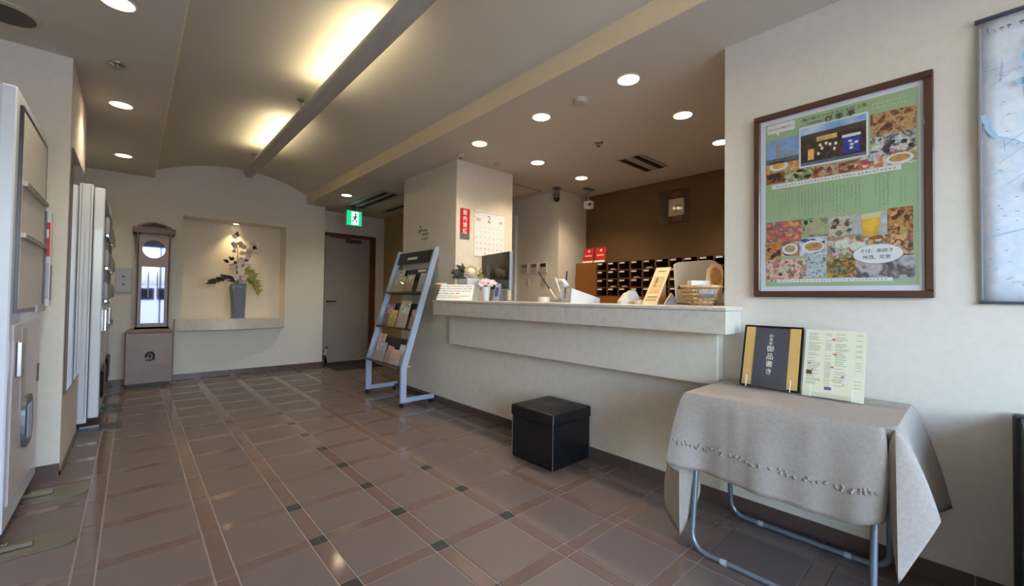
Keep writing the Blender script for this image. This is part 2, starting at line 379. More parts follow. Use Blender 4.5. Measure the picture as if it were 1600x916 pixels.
# air-conditioning slots in the corridor ceiling and over the office
def ac_vent(loc, sx, sy, slots, label, wing=False):
    x, y = loc
    t = thing('ceiling_vent', (x, y, H1 - .02), label, 'vent')
    MB().box(x - sx / 2, x + sx / 2, y - sy / 2, y + sy / 2, H1 - .014, H1, bev=.004).build('frame', mat('vent_frame', (168, 162, 152), .5), t)
    for s in slots: MB().box(x + s[0], x + s[1], y + s[2], y + s[3], H1 - .017, H1 - .004).build('slot', mat('slot_dark', (16, 14, 12), .6), t)
ac_vent((2.60, 5.98), .32, 1.42, [(-.10, -.03, -.62, .62), (.03, .10, -.62, .62)], 'cream ceiling air vent with two black slots above the corridor to the grey door')
ac_vent((3.10, 5.95), .16, 1.30, [(-.03, .03, -.6, .6)], 'single black slot air vent in the corridor ceiling next to the yellowish wall')
ac_vent((3.90, 2.30), .56, .27, [(-.26, .26, -.105, -.045), (-.26, .26, .045, .105)], 'ceiling air vent with two black slots above the key cabinet')

# ------------------------------------------------------------------ ceiling lights
def downlight(loc, z, label, power, r=.066, grp='round recessed downlights', spot=True):
    x, y = loc
    t = thing('downlight', (x, y, z - .02), label, 'ceiling light', grp)
    MB().lathe([(r * 1.16, 0), (r * 1.16, -.003), (r * 1.02, -.006), (r * .98, 0)], (x, y, z), 28).build('trim_ring', mat('ring_white', (235, 228, 214), .4), t, smooth=30)
    MB().lathe([(r, -.0035), (r * .5, -.0045)], (x, y, z), 28).build('lamp_glass', LAMP, t)
    l = bpy.data.lights.new('downlight_beam', 'SPOT'); l.energy = power; l.color = (1, .84, .62); l.spot_size = math.radians(125); l.spot_blend = .8; l.shadow_soft_size = .05
    o = bpy.data.objects.new('downlight_beam', l); COL.objects.link(o); o.parent = t; o.location = (0, 0, .006)
for (x, y), lb in {(2.35, 1.49): 'downlight nearest the poster wall, largest in the row above the counter', (2.35, 2.27): 'downlight above the middle of the counter, between two others in its row',
        (2.35, 3.06): 'downlight above the counter nearest the calendar column', (3.11, 1.49): 'downlight behind the counter, just left of the poster wall edge and above the vent',
        (3.12, 3.06): 'downlight in the middle row of the office, between calendar column and security cameras', (3.89, 3.09): 'downlight beside the white security camera',
        (3.89, 1.51): 'downlight half hidden by the edge of the poster wall', (2.215, 5.95): 'downlight in the corridor ceiling next to the green exit sign'}.items(): downlight((x, y), H1, lb, 52 if x > 3 else 32)
for (x, y), lb in {(-.10, 4.47): 'downlight in the left ceiling above the mirror', (-.105, 6.10): 'downlight in the left ceiling nearest the back wall',
        (-.09, 2.90): 'downlight in the left ceiling cut off by the top of the picture'}.items(): downlight((x, y), H2, lb, 22)
nl = thing('niche_spotlight', (1.045, 6.99, 2.14), 'small recessed spotlight glowing at the top of the flower niche', 'ceiling light')
MB().lathe([(.05, 0), (.05, -.006), (.036, -.01)], (1.095, 7.21, NZ1), 20).build('trim_ring', CHROME, nl)
MB().lathe([(.034, -.0105), (.02, -.012)], (1.095, 7.21, NZ1), 20).build('lamp_glass', LAMP, nl)
l = bpy.data.lights.new('niche_beam', 'SPOT'); l.energy = 22; l.color = (1, .72, .36); l.spot_size = math.radians(95); l.spot_blend = .9; l.shadow_soft_size = .02
o = bpy.data.objects.new('niche_beam', l); COL.objects.link(o); o.parent = nl; o.location = (1.095 - 1.045, 7.21 - 6.99, NZ1 - 2.14 - .016)
# suspended uplight tube
TX, TZ, TR = 1.09, 2.715, .062
tb = thing('uplight_tube', (TX, 3.5, TZ - TR), 'long grey suspended tube lamp shining up on the vaulted ceiling', 'pendant lamp')
cs = [(math.radians(a), TR) for a in range(148, 393, 12)]
prof = [(TR * math.cos(a), TR * math.sin(a)) for a, _ in cs] + [((TR - .006) * math.cos(a), (TR - .006) * math.sin(a)) for a, _ in reversed(cs)]
MB().prism(prof, 8.4, frame_matrix((TX, 6.30, TZ), (1, 0, 0), (0, 0, 1))).build('trough', mat('tube_grey', (182, 178, 170), .5), tb, smooth=40)
ecap = [(TR * math.cos(math.radians(a)), TR * math.sin(math.radians(a))) for a in range(0, 360, 15)]
MB().prism(ecap, .012, frame_matrix((TX, 6.312, TZ), (1, 0, 0), (0, 0, 1))).build('end_cap', mat('tube_cap', (126, 122, 114), .5), tb)
for y in (6.10, 4.09, 2.05, 0.0):
    MB().tube([(TX, y, TZ - .02), (TX, y, 2.90)], .005, 8).build('rod', CHROME, tb)
    MB().lathe([(.028, 2.91), (.028, 2.895), (.012, 2.885)], (TX, y, 0), 16).build('rod_canopy', CHROME, tb)
TUBEGLOW = mat('tube_glow', (255, 240, 200), .5, emit=(255, 226, 160), estr=2.0)
for ya, yb in ((4.55, 5.75), (2.45, 3.65), (.4, 1.65), (-1.6, -.4)):
    MB().tube([(TX, ya, TZ + .0), (TX, yb, TZ + .0)], .013, 8).build('fluorescent_lamp', TUBEGLOW, tb)
    a = area('tube_light', (TX, (ya + yb) / 2, TZ + .03), (.07, yb - ya), (math.pi, 0, 0), 3.8, (1, .85, .54)); a.parent = tb; a.location = a.location - Vector(tb.location)
# detectors, sprinklers, speaker
def disc(name, loc, z, prof, m, label, cat, kids=()):
    t = thing(name, (loc[0], loc[1], z - .04), label, cat)
    MB().lathe(prof, (loc[0], loc[1], z), 24).build('base', m, t, smooth=35)
    for nm, pf, mm in kids: MB().lathe(pf, (loc[0], loc[1], z), 16).build(nm, mm, t, smooth=35)
CRM = mat('detector_cream', (188, 178, 158), .5); DKG = mat('dark_grille', (70, 64, 58), .6)
disc('smoke_detector', (2.35, 1.88), H1, [(.056, 0), (.056, -.012), (.045, -.028), (.02, -.032)], CRM, 'round cream smoke detector on the ceiling between two counter downlights', 'detector')
for loc, z, lb in (((3.12, 2.285), H1, 'small chrome sprinkler head on the ceiling in front of the office vent'), ((-.105, 3.69), H2, 'small chrome sprinkler head on the left ceiling above the mirror wall')):
    disc('sprinkler', loc, z, [(.042, 0), (.040, -.006), (.02, -.012)], mat('sprinkler_plate', (150, 142, 130), .3, metal=.7), lb, 'sprinkler', [('head', [(.012, -.012), (.012, -.03), (.02, -.032), (.02, -.035)], CHROME)])
disc('ceiling_sensor', (2.39, 3.42), H1, [(.04, 0), (.042, -.015), (.03, -.035), (.01, -.04)], mat('sensor_grey', (180, 174, 164), .4), 'small grey ceiling sensor at the top of the calendar column', 'sensor', [('lens', [(.014, -.038), (.006, -.048)], BLACK)])
disc('ceiling_sensor', (2.86, 3.40), H1, [(.04, 0), (.036, -.012), (.012, -.016)], mat('sensor_grey', (180, 174, 164), .4), 'flat round sensor on the ceiling by the right edge of the calendar column', 'sensor')
disc('ceiling_speaker', (-.53, 3.42), H2, [(.135, 0), (.135, -.006), (.115, -.012)], CRM, 'round ceiling speaker with dark grille at the top left of the picture', 'speaker', [('grille', [(.112, -.0125), (.06, -.015)], DKG)])
# ceiling hatch outline over the office
hh = thing('ceiling_hatch', (3.62, 4.1, H1 - .006), 'square ceiling access hatch in the office beside the calendar column', 'hatch')
MB().box(3.42, 3.98, 3.85, 4.40, H1 - .004, H1).build('panel', CEIL, hh)
for b in ((3.405, 3.995, 3.835, 3.85), (3.405, 3.995, 4.40, 4.415), (3.405, 3.42, 3.85, 4.40), (3.98, 3.995, 3.85, 4.40)): MB().box(*b, H1 - .006, H1).build('rim', mat('hatch_rim', (120, 112, 100), .5), hh)
# security cameras
t = thing('security_camera', (4.03, 3.60, 2.33), 'black dome-tipped security camera hanging from the ceiling at the office wall corner', 'camera')
MB().lathe([(.055, 0), (.055, -.012), (.02, -.016)], (4.03, 3.60, H1), 18).build('mount', mat('cam_mount', (90, 84, 78), .4), t)
MB().lathe([(.018, 2.545), (.018, 2.52), (.038, 2.515), (.040, 2.43), (.042, 2.425)], (4.03, 3.60, 0), 20).build('body', mat('cam_silver', (150, 150, 150), .25, metal=.8), t, smooth=40)
MB().ball((4.03, 3.60, 2.425), (.040, .040, .048), 16, 10).build('dome', mat('dome_black', (8, 8, 10), .08), t, smooth=True)
t = thing('security_camera', (4.35, 3.33, 2.28), 'small white security camera on a stem below the ceiling by the brown wall', 'camera')
MB().box(4.27, 4.43, 3.30, 3.37, H1 - .014, H1, bev=.003).build('mount', mat('cam_mount', (90, 84, 78), .4), t)
MB().tube([(4.35, 3.335, H1 - .01), (4.35, 3.335, 2.40)], .014, 10).build('stem', CHROME, t)
MB().box(4.31, 4.40, 3.28, 3.39, 2.30, 2.40, bev=.016, seg=2).build('body', WHITE, t, smooth=40)
MB().lathe([(.022, 0), (.018, .008)], (4.312, 3.29, 2.345), 14, M=Matrix.Rotation(math.radians(-65), 3, 'Y').to_4x4()).build('lens', BLACK, t)

# ------------------------------------------------------------------ back wall: niche shelf, flowers, clock, call plate
ar = [(.41 + 1.27 * k / 20, 6.87 - .12 * math.sin(math.pi * k / 20)) for k in range(21)]
sh = thing('stone_shelf', (1.045, 6.95, .655), 'pale stone shelf with a bowed front below the flower niche', 'shelf')
MB().prism([(x, y) for x, y in ar] + [(1.68, 7.0), (.41, 7.0)], .145, Matrix.Translation((0, 0, .655))).build('shelf_board', STONE, sh)
MB().box(NX0 + .002, NX1 - .002, 6.999, 7.328, .797, .803).build('niche_sill', STONE, sh)
FX, FY = 1.10, 6.93
fa = thing('flower_arrangement', (FX, FY, .80), 'tall square grey vase of pale pink blossom branches and yellow-green foliage in the niche', 'vase')
VZ = 1.285
MB().add([(FX + sx * h, FY + sy * h, z) for z, h in ((.80, .072), (VZ, .083)) for sx, sy in ((-1, -1), (1, -1), (1, 1), (-1, 1))] + [(FX + sx * .07, FY + sy * .07, z) for z in (VZ, VZ - .1) for sx, sy in ((-1, -1), (1, -1), (1, 1), (-1, 1))],
         [(3, 2, 1, 0), (0, 1, 5, 4), (1, 2, 6, 5), (2, 3, 7, 6), (3, 0, 4, 7), (4, 5, 9, 8), (5, 6, 10, 9), (6, 7, 11, 10), (7, 4, 8, 11), (8, 9, 13, 12), (9, 10, 14, 13), (10, 11, 15, 14), (11, 8, 12, 15), (12, 13, 14, 15)]).build('vase', mat('vase_grey', (88, 90, 106), .4, var=.05, vs_=8), fa)
PET = mat('petal_pink', (236, 212, 210), .6); PET2 = mat('petal_white', (244, 236, 224), .6); LEAFD = mat('leaf_dark', (38, 44, 30), .5); LEAFY = mat('leaf_yellowgreen', (172, 166, 96), .6); TWIG = mat('twig_brown', (74, 54, 40), .7)
rnd = random.Random(3)
def petals(c, r, m, parent, n=5, name='blossom', up=None):
    mb = MB(); c = Vector(c); ax = up or Vector((rnd.uniform(-.6, .6), -1, rnd.uniform(-.3, .6))).normalized()
    a = ax.orthogonal().normalized(); b = ax.cross(a)
    for k in range(n):
        q = 2 * math.pi * k / n + rnd.random() * .4; d = a * math.cos(q) + b * math.sin(q); e = ax.cross(d)
        mb.quad(c, c + d * r * .6 + e * r * .42 + ax * r * .18, c + d * r + ax * r * .45, c + d * r * .6 - e * r * .42 + ax * r * .18)
    mb.ball(c + ax * r * .1, r * .18, 6, 4)
    return mb.build(name, m, parent)
def leaf(p, d, L, wd, mb, curl=.15):
    p, d = Vector(p), Vector(d).normalized(); s = d.cross(Vector((rnd.uniform(-.4, .4), -1, rnd.uniform(-.2, .4)))).normalized(); u = s.cross(d)
    q = [p, p + d * L * .35 + s * wd - u * L * curl * .3, p + d * L - u * L * curl, p + d * L * .35 - s * wd - u * L * curl * .3, p + d * L * .45 - u * L * curl * .1]
    mb.add(q, [(0, 1, 4), (1, 2, 4), (2, 3, 4), (3, 0, 4)])
def branch(pts, r0, nb, br, name='branch'):
    MB().tube(pts, [r0 * (1 - .7 * k / (len(pts) - 1)) for k in range(len(pts))], 6).build(name, TWIG, fa)
    P = [Vector(p) for p in pts]
    for k in range(nb):
        t = (k + .8) / nb * (len(P) - 1); i = min(int(t), len(P) - 2); c = P[i].lerp(P[i + 1], t - i) + Vector((rnd.uniform(-.075, .075), rnd.uniform(-.06, .02), rnd.uniform(-.05, .05)))
        petals(c, br * rnd.uniform(.8, 1.2), PET if k % 3 else PET2, fa, name='blossom')
branch([(FX - .01, FY, VZ - .08), (FX - .03, FY - .02, 1.50), (FX - .02, FY - .02, 1.70), (FX - .04, FY - .02, 1.93)], .009, 24, .037)
branch([(FX, FY, VZ - .08), (FX + .03, FY - .02, 1.52), (FX + .10, FY - .02, 1.68), (FX + .20, FY - .03, 1.83)], .008, 20, .036)
branch([(FX - .02, FY, VZ - .08), (FX + .0, FY - .05, 1.36), (FX + .05, FY - .09, 1.42)], .007, 13, .040)
for c in ((FX - .08, FY - .03, 1.60), (FX - .12, FY - .03, 1.585), (FX - .045, FY - .03, 1.545), (FX + .07, FY - .03, 1.60), (FX + .15, FY - .03, 1.80), (FX - .045, FY - .03, 1.94)):
    mb = MB(); leaf(c, (rnd.uniform(-1, .4), -.3, rnd.uniform(-.1, .4)), .085, .024, mb); leaf(c, (rnd.uniform(-.4, 1), -.3, rnd.uniform(-.1, .4)), .07, .022, mb); mb.build('leaf', LEAFD, fa)
for k in range(13):
    q = k / 12; mb = MB(); leaf((FX - .03 - .26 * q, FY - .03, 1.33 + .03 * math.sin(q * 5)), (-1, rnd.uniform(-.5, .2), rnd.uniform(-.5, .7)), .10, .03, mb); mb.build('leaf', LEAFD, fa)
MB().tube([(FX, FY, 1.28), (FX - .15, FY - .03, 1.335), (FX - .31, FY - .03, 1.34)], .005, 6).build('branch', TWIG, fa)
for k in range(110):
    a = rnd.uniform(-.3, 1.4); q = rnd.random(); c = (FX + .05 + .15 * q, FY - .06 + rnd.uniform(-.05, .05), 1.43 - .20 * q * q + rnd.uniform(-.06, .05))
    mb = MB(); leaf(c, (rnd.uniform(.1, 1), rnd.uniform(-.6, .3), rnd.uniform(-1, .4)), .10, .020, mb, .3); mb.build('leaf', LEAFY, fa)
for k in range(7):
    mb = MB(); leaf((FX - .10 + .01 * k, FY - .09, 1.27 - .055 * k), (-.15 - .05 * k, -.1, -1), .12, .016, mb, .1); mb.build('leaf', mat('leaf_drooping', (104, 110, 78), .6), fa)
# longcase clock
CX, CF = .165, 6.73
WOOD = mat('clock_wood', (132, 110, 104), .4, var=.07, vs_=7); WOODD = mat('clock_wood_dark', (88, 58, 46), .4, var=.1, vs_=10); CARVE = mat('carving_dark', (46, 28, 24), .5)
ck = thing('longcase_clock', (CX, 6.86, 0), 'tall wooden longcase clock with glass front and carved crest by the back wall', 'clock')
bs = MB().box(-.055, .395, CF - .02, 6.985, .035, .655, bev=.012).build('base_cabinet', WOOD, ck)
MB().add([(-.055, CF - .02, .655), (.395, CF - .02, .655), (.395, 6.985, .655), (-.055, 6.985, .655), (-.02, CF + .02, .69), (.36, CF + .02, .69), (.36, 6.985, .69), (-.02, 6.985, .69)], [(0, 1, 5, 4), (1, 2, 6, 5), (2, 3, 7, 6), (3, 0, 4, 7), (4, 5, 6, 7)]).build('shoulder', WOOD, bs)
MB().box(-.03, .37, CF + .01, 6.98, 0, .035).build('plinth', CARVE, bs)
em = MB(); Me = frame_matrix((CX + .01, CF - .0215, .37), (1, 0, 0), (0, 0, 1))
for k in range(10):
    q = math.radians(-30 + 24 * k); em.ball(Me @ Vector((.036 * math.cos(q), .045 * math.sin(q), 0)), (.013, .008, .015), 8, 5)
em.ball(Me @ Vector((0, .0, 0)), (.014, .01, .026), 8, 6); em.box(-.046, .046, -.052, -.036, -.004, .006, M=Me, bev=.003); em.ball(Me @ Vector((0, -.05, 0)), (.014, .008, .012), 8, 5)
em.build('emblem', CARVE, bs)
X0, X1, Z0, Z1 = .025, .345, .69, 1.86
cse = MB().box(X0, X0 + .02, CF + .03, 6.96, Z0, Z1).box(X1 - .02, X1, CF + .03, 6.96, Z0, Z1).box(X0, X1, 6.94, 6.96, Z0, Z1).box(X0, X1, CF + .03, 6.96, Z0, Z0 + .03)
cse.build('case', WOODD, ck)
# door of the clock: face panel with a round and a tall opening
Mf = frame_matrix((CX + .02, CF + .03, 0), (1, 0, 0), (0, 0, 1))
hwf = .148; oz, orx, orz = 1.675, .108, .112
segs = 32; pf = MB()
top = [(orx * math.cos(2 * math.pi * k / segs), oz + orz * math.sin(2 * math.pi * k / segs)) for k in range(segs)]
sq = []
for a, b in top:
    s = min(hwf / abs(a) if abs(a) > 1e-6 else 9, (Z1 - oz if b > oz else oz - 1.53) / abs(b - oz) if abs(b - oz) > 1e-6 else 9); sq.append((a * s, oz + (b - oz) * s))
for k in range(segs):
    k2 = (k + 1) % segs
    for c in (0.0,):
        pf.quad(*[Mf @ Vector((a, b, c)) for a, b in (top[k], top[k2], sq[k2], sq[k])])
    pf.quad(Mf @ Vector((*top[k], 0)), Mf @ Vector((*top[k2], 0)), Mf @ Vector((*top[k2], -.015)), Mf @ Vector((*top[k], -.015)))
pf.box(-hwf, hwf, 1.455, 1.532, -.015, 0, M=Mf).box(-hwf, -hwf + .040, Z0 + .075, 1.455, -.015, 0, M=Mf).box(hwf - .040, hwf, Z0 + .075, 1.455, -.015, 0, M=Mf).box(-hwf, hwf, Z0 + .005, Z0 + .075, -.015, 0, M=Mf)
dr = pf.build('door', WOOD, ck)
CLKG = glass('clock_glass', (.35, .37, .42), .5)
CLKM = mat('clock_pane_mirror', (98, 106, 130), .03, metal=1)
ell(Mf, 0, oz, orx, orz, -.008, seg=32).build('dial_glass', CLKM, dr)
rect(Mf, -hwf + .04, Z0 + .075, hwf - .04, 1.455, -.008).build('door_glass', CLKM, dr)
BRASS = mat('brass', (206, 172, 96), .25, metal=.8)
for dx in (-.045, .04):
    MB().tube([Mf @ Vector((dx, 1.40, -.0)), Mf @ Vector((dx, 1.34, -.0))], .003, 6).build('weight_cord', BRASS, ck)
    MB().tube([Mf @ Vector((dx, 1.35, 0)), Mf @ Vector((dx, 1.08, 0))], .0055, 10).build('weight', BRASS, ck)
MB().box(X0 - .04, X1 + .04, CF - .005, 6.98, Z1, Z1 + .075, bev=.006).build('cornice', WOODD, ck)
cr = [(-.16, 0), (.16, 0), (.16, .025), (.08, .06), (0, .075), (-.08, .06), (-.16, .025)]
cw = MB().prism(cr, .05, frame_matrix((CX + .02, CF + .06, Z1 + .07), (1, 0, 0), (0, 0, 1))).build('crest', WOODD, ck)
cv = MB()
for k in range(9): cv.ball((CX + .02 - .10 + .025 * k, CF + .008, Z1 + .092 + .018 * math.sin(math.pi * k / 8)), (.015, .008, .012 + .012 * math.sin(math.pi * k / 8)), 8, 5)
cv.build('carving', CARVE, cw)
# call plate
cp = thing('call_plate', (-.085, 6.98, 1.14), 'brushed metal call plate with two arrow buttons beside the clock', 'switch plate')
MB().box(-.16, -.01, 6.982, 7.0, 1.14, 1.44, bev=.003).build('plate', mat('plate_steel', (176, 180, 186), .4), cp)
for z, s in ((1.335, 1), (1.235, -1)):
    MB().prism([(-.020, -.012 * s), (.020, -.012 * s), (0, .016 * s)], .004, frame_matrix((-.085, 6.982, z), (1, 0, 0), (0, 0, 1))).build('button', BLACK, cp)

# ------------------------------------------------------------------ vending machines and mirror on the left
VWH = mat('machine_white', (222, 226, 234), .25, coat=.3); VGR = mat('machine_grey', (168, 170, 178), .35); VDK = mat('machine_dark', (34, 32, 40), .3); OLV = mat('anchor_olive', (126, 116, 96), .3, metal=.5)
RED = mat('red_print', (196, 44, 38), .5)
def anchor(t, x0, x1, y0, y1, m=OLV):
    r = .05
    poly = [(x0, y0), (x1 - r, y0)] + [(x1 - r + r * math.sin(math.radians(a)), y0 + r - r * math.cos(math.radians(a))) for a in (30, 60, 90)] + [(x1, y1 - r * .4), (x1 - r * .4, y1), (x0, y1)]
    p = MB().prism(poly, .006, Matrix.Translation((0, 0, .001))).build('anchor_plate', m, t)
    MB().box(x0, x0 + .12, (y0 + y1) / 2 - .012, (y0 + y1) / 2 + .012, .007, .028, bev=.003).build('anchor_bar', GREYM if m != OLV else m, p)
    MB().lathe([(.014, .007), (.014, .022), (.008, .026)], (x0 + .03, (y0 + y1) / 2 + .04, 0), 10).build('bolt', CHROME, p)
v = thing('vending_machine', (-.78, 3.29, 0), 'white vending machine with dark-edged display window at the left edge of the picture', 'vending machine', None)
FX0, YA, YB = -.40, 2.86, 3.72
MB().box(-1.16, FX0 - .05, YA, YB, .06, 2.05, bev=.008).build('body', VWH, v)
Mv = frame_matrix((FX0, YA, 0), (0, 1, 0), (0, 0, 1))               # a along y, b up, c towards the lobby
dw = MB().box(0, .86, .06, 2.05, -.05, 0, M=Mv, bev=.006).build('front_door', VWH, v)
MB().box(.06, .80, 1.03, 1.985, 0, .012, M=Mv).build('window_frame', VDK, dw)
MB().box(.08, .745, 1.05, 1.96, .012, .0135, M=Mv).build('window', mat('display_pale', (212, 208, 200), .4), dw)
for z in (1.38, 1.62): MB().box(.08, .74, z, z + .022, .0135, .03, M=Mv).build('shelf_strip', mat('price_strip', (196, 190, 178), .4), dw)
for k in range(14):
    for z in (1.38, 1.62):
        MB().box(.10 + .045 * k, .125 + .045 * k, z + .005, z + .017, .03, .033, M=Mv).build('button', mat('button_grey', (120, 112, 108), .4), dw)
MB().box(.75, .795, 1.06, 1.60, .012, .02, M=Mv).build('side_strip', mat('strip_navy', (62, 66, 96), .3), dw)
MB().box(.55, .80, 1.02, 1.06, .012, .022, M=Mv).build('lower_bar', VGR, dw)
sg = MB().box(.80, .86, 1.05, 1.60, .0, .035, M=Mv).build('coin_panel', mat('coin_panel', (214, 208, 206), .4), dw)
rn = MB().box(-.40, -.362, 3.655, 3.660, 1.05, 1.56).build('notice_flag', mat('coin_panel', (214, 208, 206), .4), v)
MB().box(-.396, -.366, 3.6535, 3.6552, 1.34, 1.54).build('red_notice', RED, rn)
MB().box(-.390, -.372, 3.6525, 3.6537, 1.45, 1.50).build('white_block', PAPER, rn)
MB().box(-.394, -.368, 3.6535, 3.6552, 1.09, 1.30).build('grey_block', VGR, rn)
MB().box(.81, .85, 1.08, 1.29, .035, .039, M=Mv).build('display_dark', VDK, sg)
MB().box(.06, .80, .16, .98, 0, .006, M=Mv, bev=.003).build('lower_panel', mat('panel_pinkish', (216, 208, 212), .3), dw)
MB().box(.12, .15, .73, .90, .006, .03, M=Mv, bev=.006).build('handle', CHROME, dw)
MB().box(.24, .36, .55, .95, .006, .010, M=Mv, bev=.003).build('ridge', mat('panel_ridge', (196, 184, 190), .35), dw)
so = MB()
pts = [(.42 + .12 * math.copysign(abs(math.cos(q)) ** .7, math.cos(q)), .47 + .13 * math.copysign(abs(math.sin(q)) ** .7, math.sin(q))) for q in [2 * math.pi * k / 28 for k in range(28)]]
so.prism(pts, .014, Mv @ Matrix.Translation((0, 0, .006))).build('return_slot_rim', GREYM, dw)
MB().box(.37, .47, .385, .555, .020, .024, M=Mv, bev=.004).build('return_flap', mat('flap_blueish', (150, 160, 186), .2), dw)
MB().box(.74, .78, .62, .72, .006, .010, M=Mv).build('label_slot', VDK, dw)
anchor(v, -.42, -.16, 3.36, 3.57); anchor(v, -.42, -.16, 2.73, 2.90)
MB().box(-1.1, -.46, 2.9, 3.0, 0, .06).box(-1.1, -.46, 3.58, 3.68, 0, .06).build('foot', VDK, v)
def vend2(ya, yb, label):
    xf = -.188; t = thing('vending_machine', (-.6, (ya + yb) / 2, 0), label, 'vending machine')
    MB().box(-1.0, xf - .07, ya, yb, .055, 2.03, bev=.006).build('body', VWH, t)
    MB().box(xf - .065, xf, ya + .004, yb - .004, .09, 2.01, bev=.008).build('front_door', VWH, t)
    for x in (-.315, -.275): MB().box(x, x + .006, ya - .004, ya + .001, .10, 2.02).build('side_trim', VGR, t)
    Mn = frame_matrix((xf, ya, 0), (0, 1, 0), (0, 0, 1)); wd = yb - ya
    MB().box(.05, wd - .05, 1.02, 1.92, 0, .004, M=Mn).build('window_frame', VDK, t)
    for z in (1.08, 1.36, 1.64):
        for k in range(6): MB().lathe([(.018, 0), (.019, .10), (.012, .13), (.012, .14)], Mn @ Vector((.10 + k * (wd - .2) / 5, z, .014)), 8).build('sample_can', [VGR, mat('can_blue', (80, 86, 110), .3), mat('can_silver', (190, 190, 196), .2, metal=.7)][k % 3], t)
        MB().box(.06, wd - .06, z - .03, z - .012, .012, .026, M=Mn).build('shelf_strip', CHROME, t)
    MB().box(.40, .62, .78, .98, 0, .022, M=Mn, bev=.005).build('coin_panel', CHROME, t)
    MB().box(.15, wd - .15, .22, .46, 0, .02, M=Mn, bev=.01).build('return_flap', VDK, t)
    MB().box(.42, .60, .80, .84, .022, .036, M=Mn).build('coin_slot', VDK, t)
    SL = mat('anchor_slate', (70, 70, 64), .3)
    anchor(t, -.30, -.045, ya - .08, ya + .12, SL); anchor(t, -.30, -.045, yb - .26, yb - .10, SL)
    MB().box(-.95, -.26, ya + .05, ya + .15, 0, .055).box(-.95, -.26, yb - .15, yb - .05, 0, .055).build('foot', VDK, t)
vend2(4.90, 5.72, 'white vending machine just beyond the mirror, its ribbed side facing the lobby')
vend2(5.78, 6.58, 'vending machine farthest back, mostly hidden behind the ribbed white one')
mr = thing('wall_mirror', (-.305, 4.32, .49), 'tall narrow mirror on the end of the left wall', 'mirror')
MB().box(-.309, -.299, 3.88, 4.76, .48, 2.06, bev=.002).build('frame', mat('mirror_edge', (96, 84, 84), .4), mr)
MB().quad((-.2985, 3.895, .495), (-.2985, 4.745, .495), (-.2985, 4.745, 2.045), (-.2985, 3.895, 2.045)).build('mirror_glass', mat('mirror', (225, 230, 235), .02, metal=1), mr)

# ------------------------------------------------------------------ brochure rack
rk = thing('brochure_rack', (2.22, 4.32, 0), 'tall leaning pale blue steel brochure rack on castors at the column', 'rack')
RY0, RY1 = 3.90, 4.74
sd = Vector((.37, 0, 1.28)).normalized()
for y in (RY0, RY1):
    s = MB(); w2 = .016
    sx = lambda z: 2.045 + .37 * (z - .40) / 1.28
    poly = [(2.030, .050), (2.42, .050), (2.42, .095), (2.092, .095), (2.092, .39), (sx(1.68) + .055, 1.68), (sx(1.68) - .006, 1.68), (2.030, .405)]
    s.prism(poly, .028, frame_matrix((0, y + .014, 0), (1, 0, 0), (0, 0, 1))).build('side_frame', STEELB, rk)
    for x in (2.045, 2.385):
        c = MB().lathe([(.008, .056), (.008, .04)], (x, y, 0), 8).build('castor', BLACK, rk)
        MB().tube([(x, y - .012, .021), (x, y + .012, .021)], .021, 14).build('wheel', BLACK, c)
RACKB = mat('rack_black', (34, 34, 32), .45)
def on_rack(a, b, c=0): # a from near frame to far frame (0..0.84), b up the slope from z=.40, c out from the slope towards the viewer
    nrm = Vector((-sd.z, 0, sd.x)); return Vector((2.045, RY0 + a, .40)) + sd * b + nrm * c
Mr = frame_matrix((2.045, RY1, .40), (0, -1, 0), sd)    # a: from far to near
WD = RY1 - RY0
TIERS = [0.0, .395, .80]
for k, b in enumerate(TIERS):
    tr = MB().box(.016, WD - .016, b, b + .012, -.052, .02, M=Mr).build('tray', RACKB, rk)
    MB().box(.016, WD - .016, b, b + .30, -.056, -.050, M=Mr).build('back_panel', RACKB, tr)
    MB().box(.016, WD - .016, b + .012, b + .135, .016, .019, M=Mr).build('clear_front', ACRYL, tr)
    MB().box(.016, WD - .016, b - .008, b + .012, .019, .026, M=Mr).build('front_lip', mat('lip_dark', (58, 52, 48), .3), tr)
hd = MB().box(.016, WD - .016, 1.17, 1.31, -.03, -.02, M=Mr).build('header_panel', RACKB, rk)
MB().box(.25, .47, 1.215, 1.245, -.02, -.0185, M=Mr).build('label', PAPER, hd)
MB().box(.52, .70, 1.065, 1.092, -.0495, -.0485, M=Mr).build('label', PAPER, rk)
MB().box(.016, WD - .016, .03, .045, -.03, 0, M=frame_matrix((2.38, RY1, .03), (0, -1, 0), (0, 0, 1))).build('rear_rail', BLACK, rk)
MB().box(.1, .60, .36, .368, 0, .18, M=frame_matrix((2.28, RY1, 0), (0, -1, 0), (0, 0, 1))).build('lower_shelf', mat('shelf_cream', (214, 204, 180), .5), rk)
def brochure(a, b, wd, ht, c, col, c2, lb, th=.006, tilt=0):
    M2 = Mr @ Matrix.Translation((a + wd / 2, b + .012, c)) @ Matrix.Rotation(tilt, 4, 'Z')
    t = thing('brochure', M2 @ Vector((0, 0, 0)), lb, 'brochure', 'brochures in the rack')
    MB().box(-wd / 2, wd / 2, 0, ht, 0, th, M=M2).build('pages', mat('pages_' + lb[:14], col, .5), t)
    rect(M2, -wd / 2 + .006, ht * .55, wd / 2 - .006, ht * .93, th + .0006).build('cover_picture', mat('pic_' + lb[:14], c2, .4, var=.3, vs_=22, c2=[tuple(min(255, int(v * 1.35 + 20)) for v in c2), col, tuple(int(v * .6) for v in c2)], ramp=(.3, .7)), t)
    mb = MB()
    for q in range(3): rect(M2, -wd / 2 + .012, ht * (.42 - .11 * q), wd / 2 - .02 - .01 * q, ht * (.47 - .11 * q), th + .0006, mb)
    mb.build('cover_lines', mat('line_' + lb[:14], tuple(int(v * .5 + .5 * w_) for v, w_ in zip(c2, col)), .5), t)
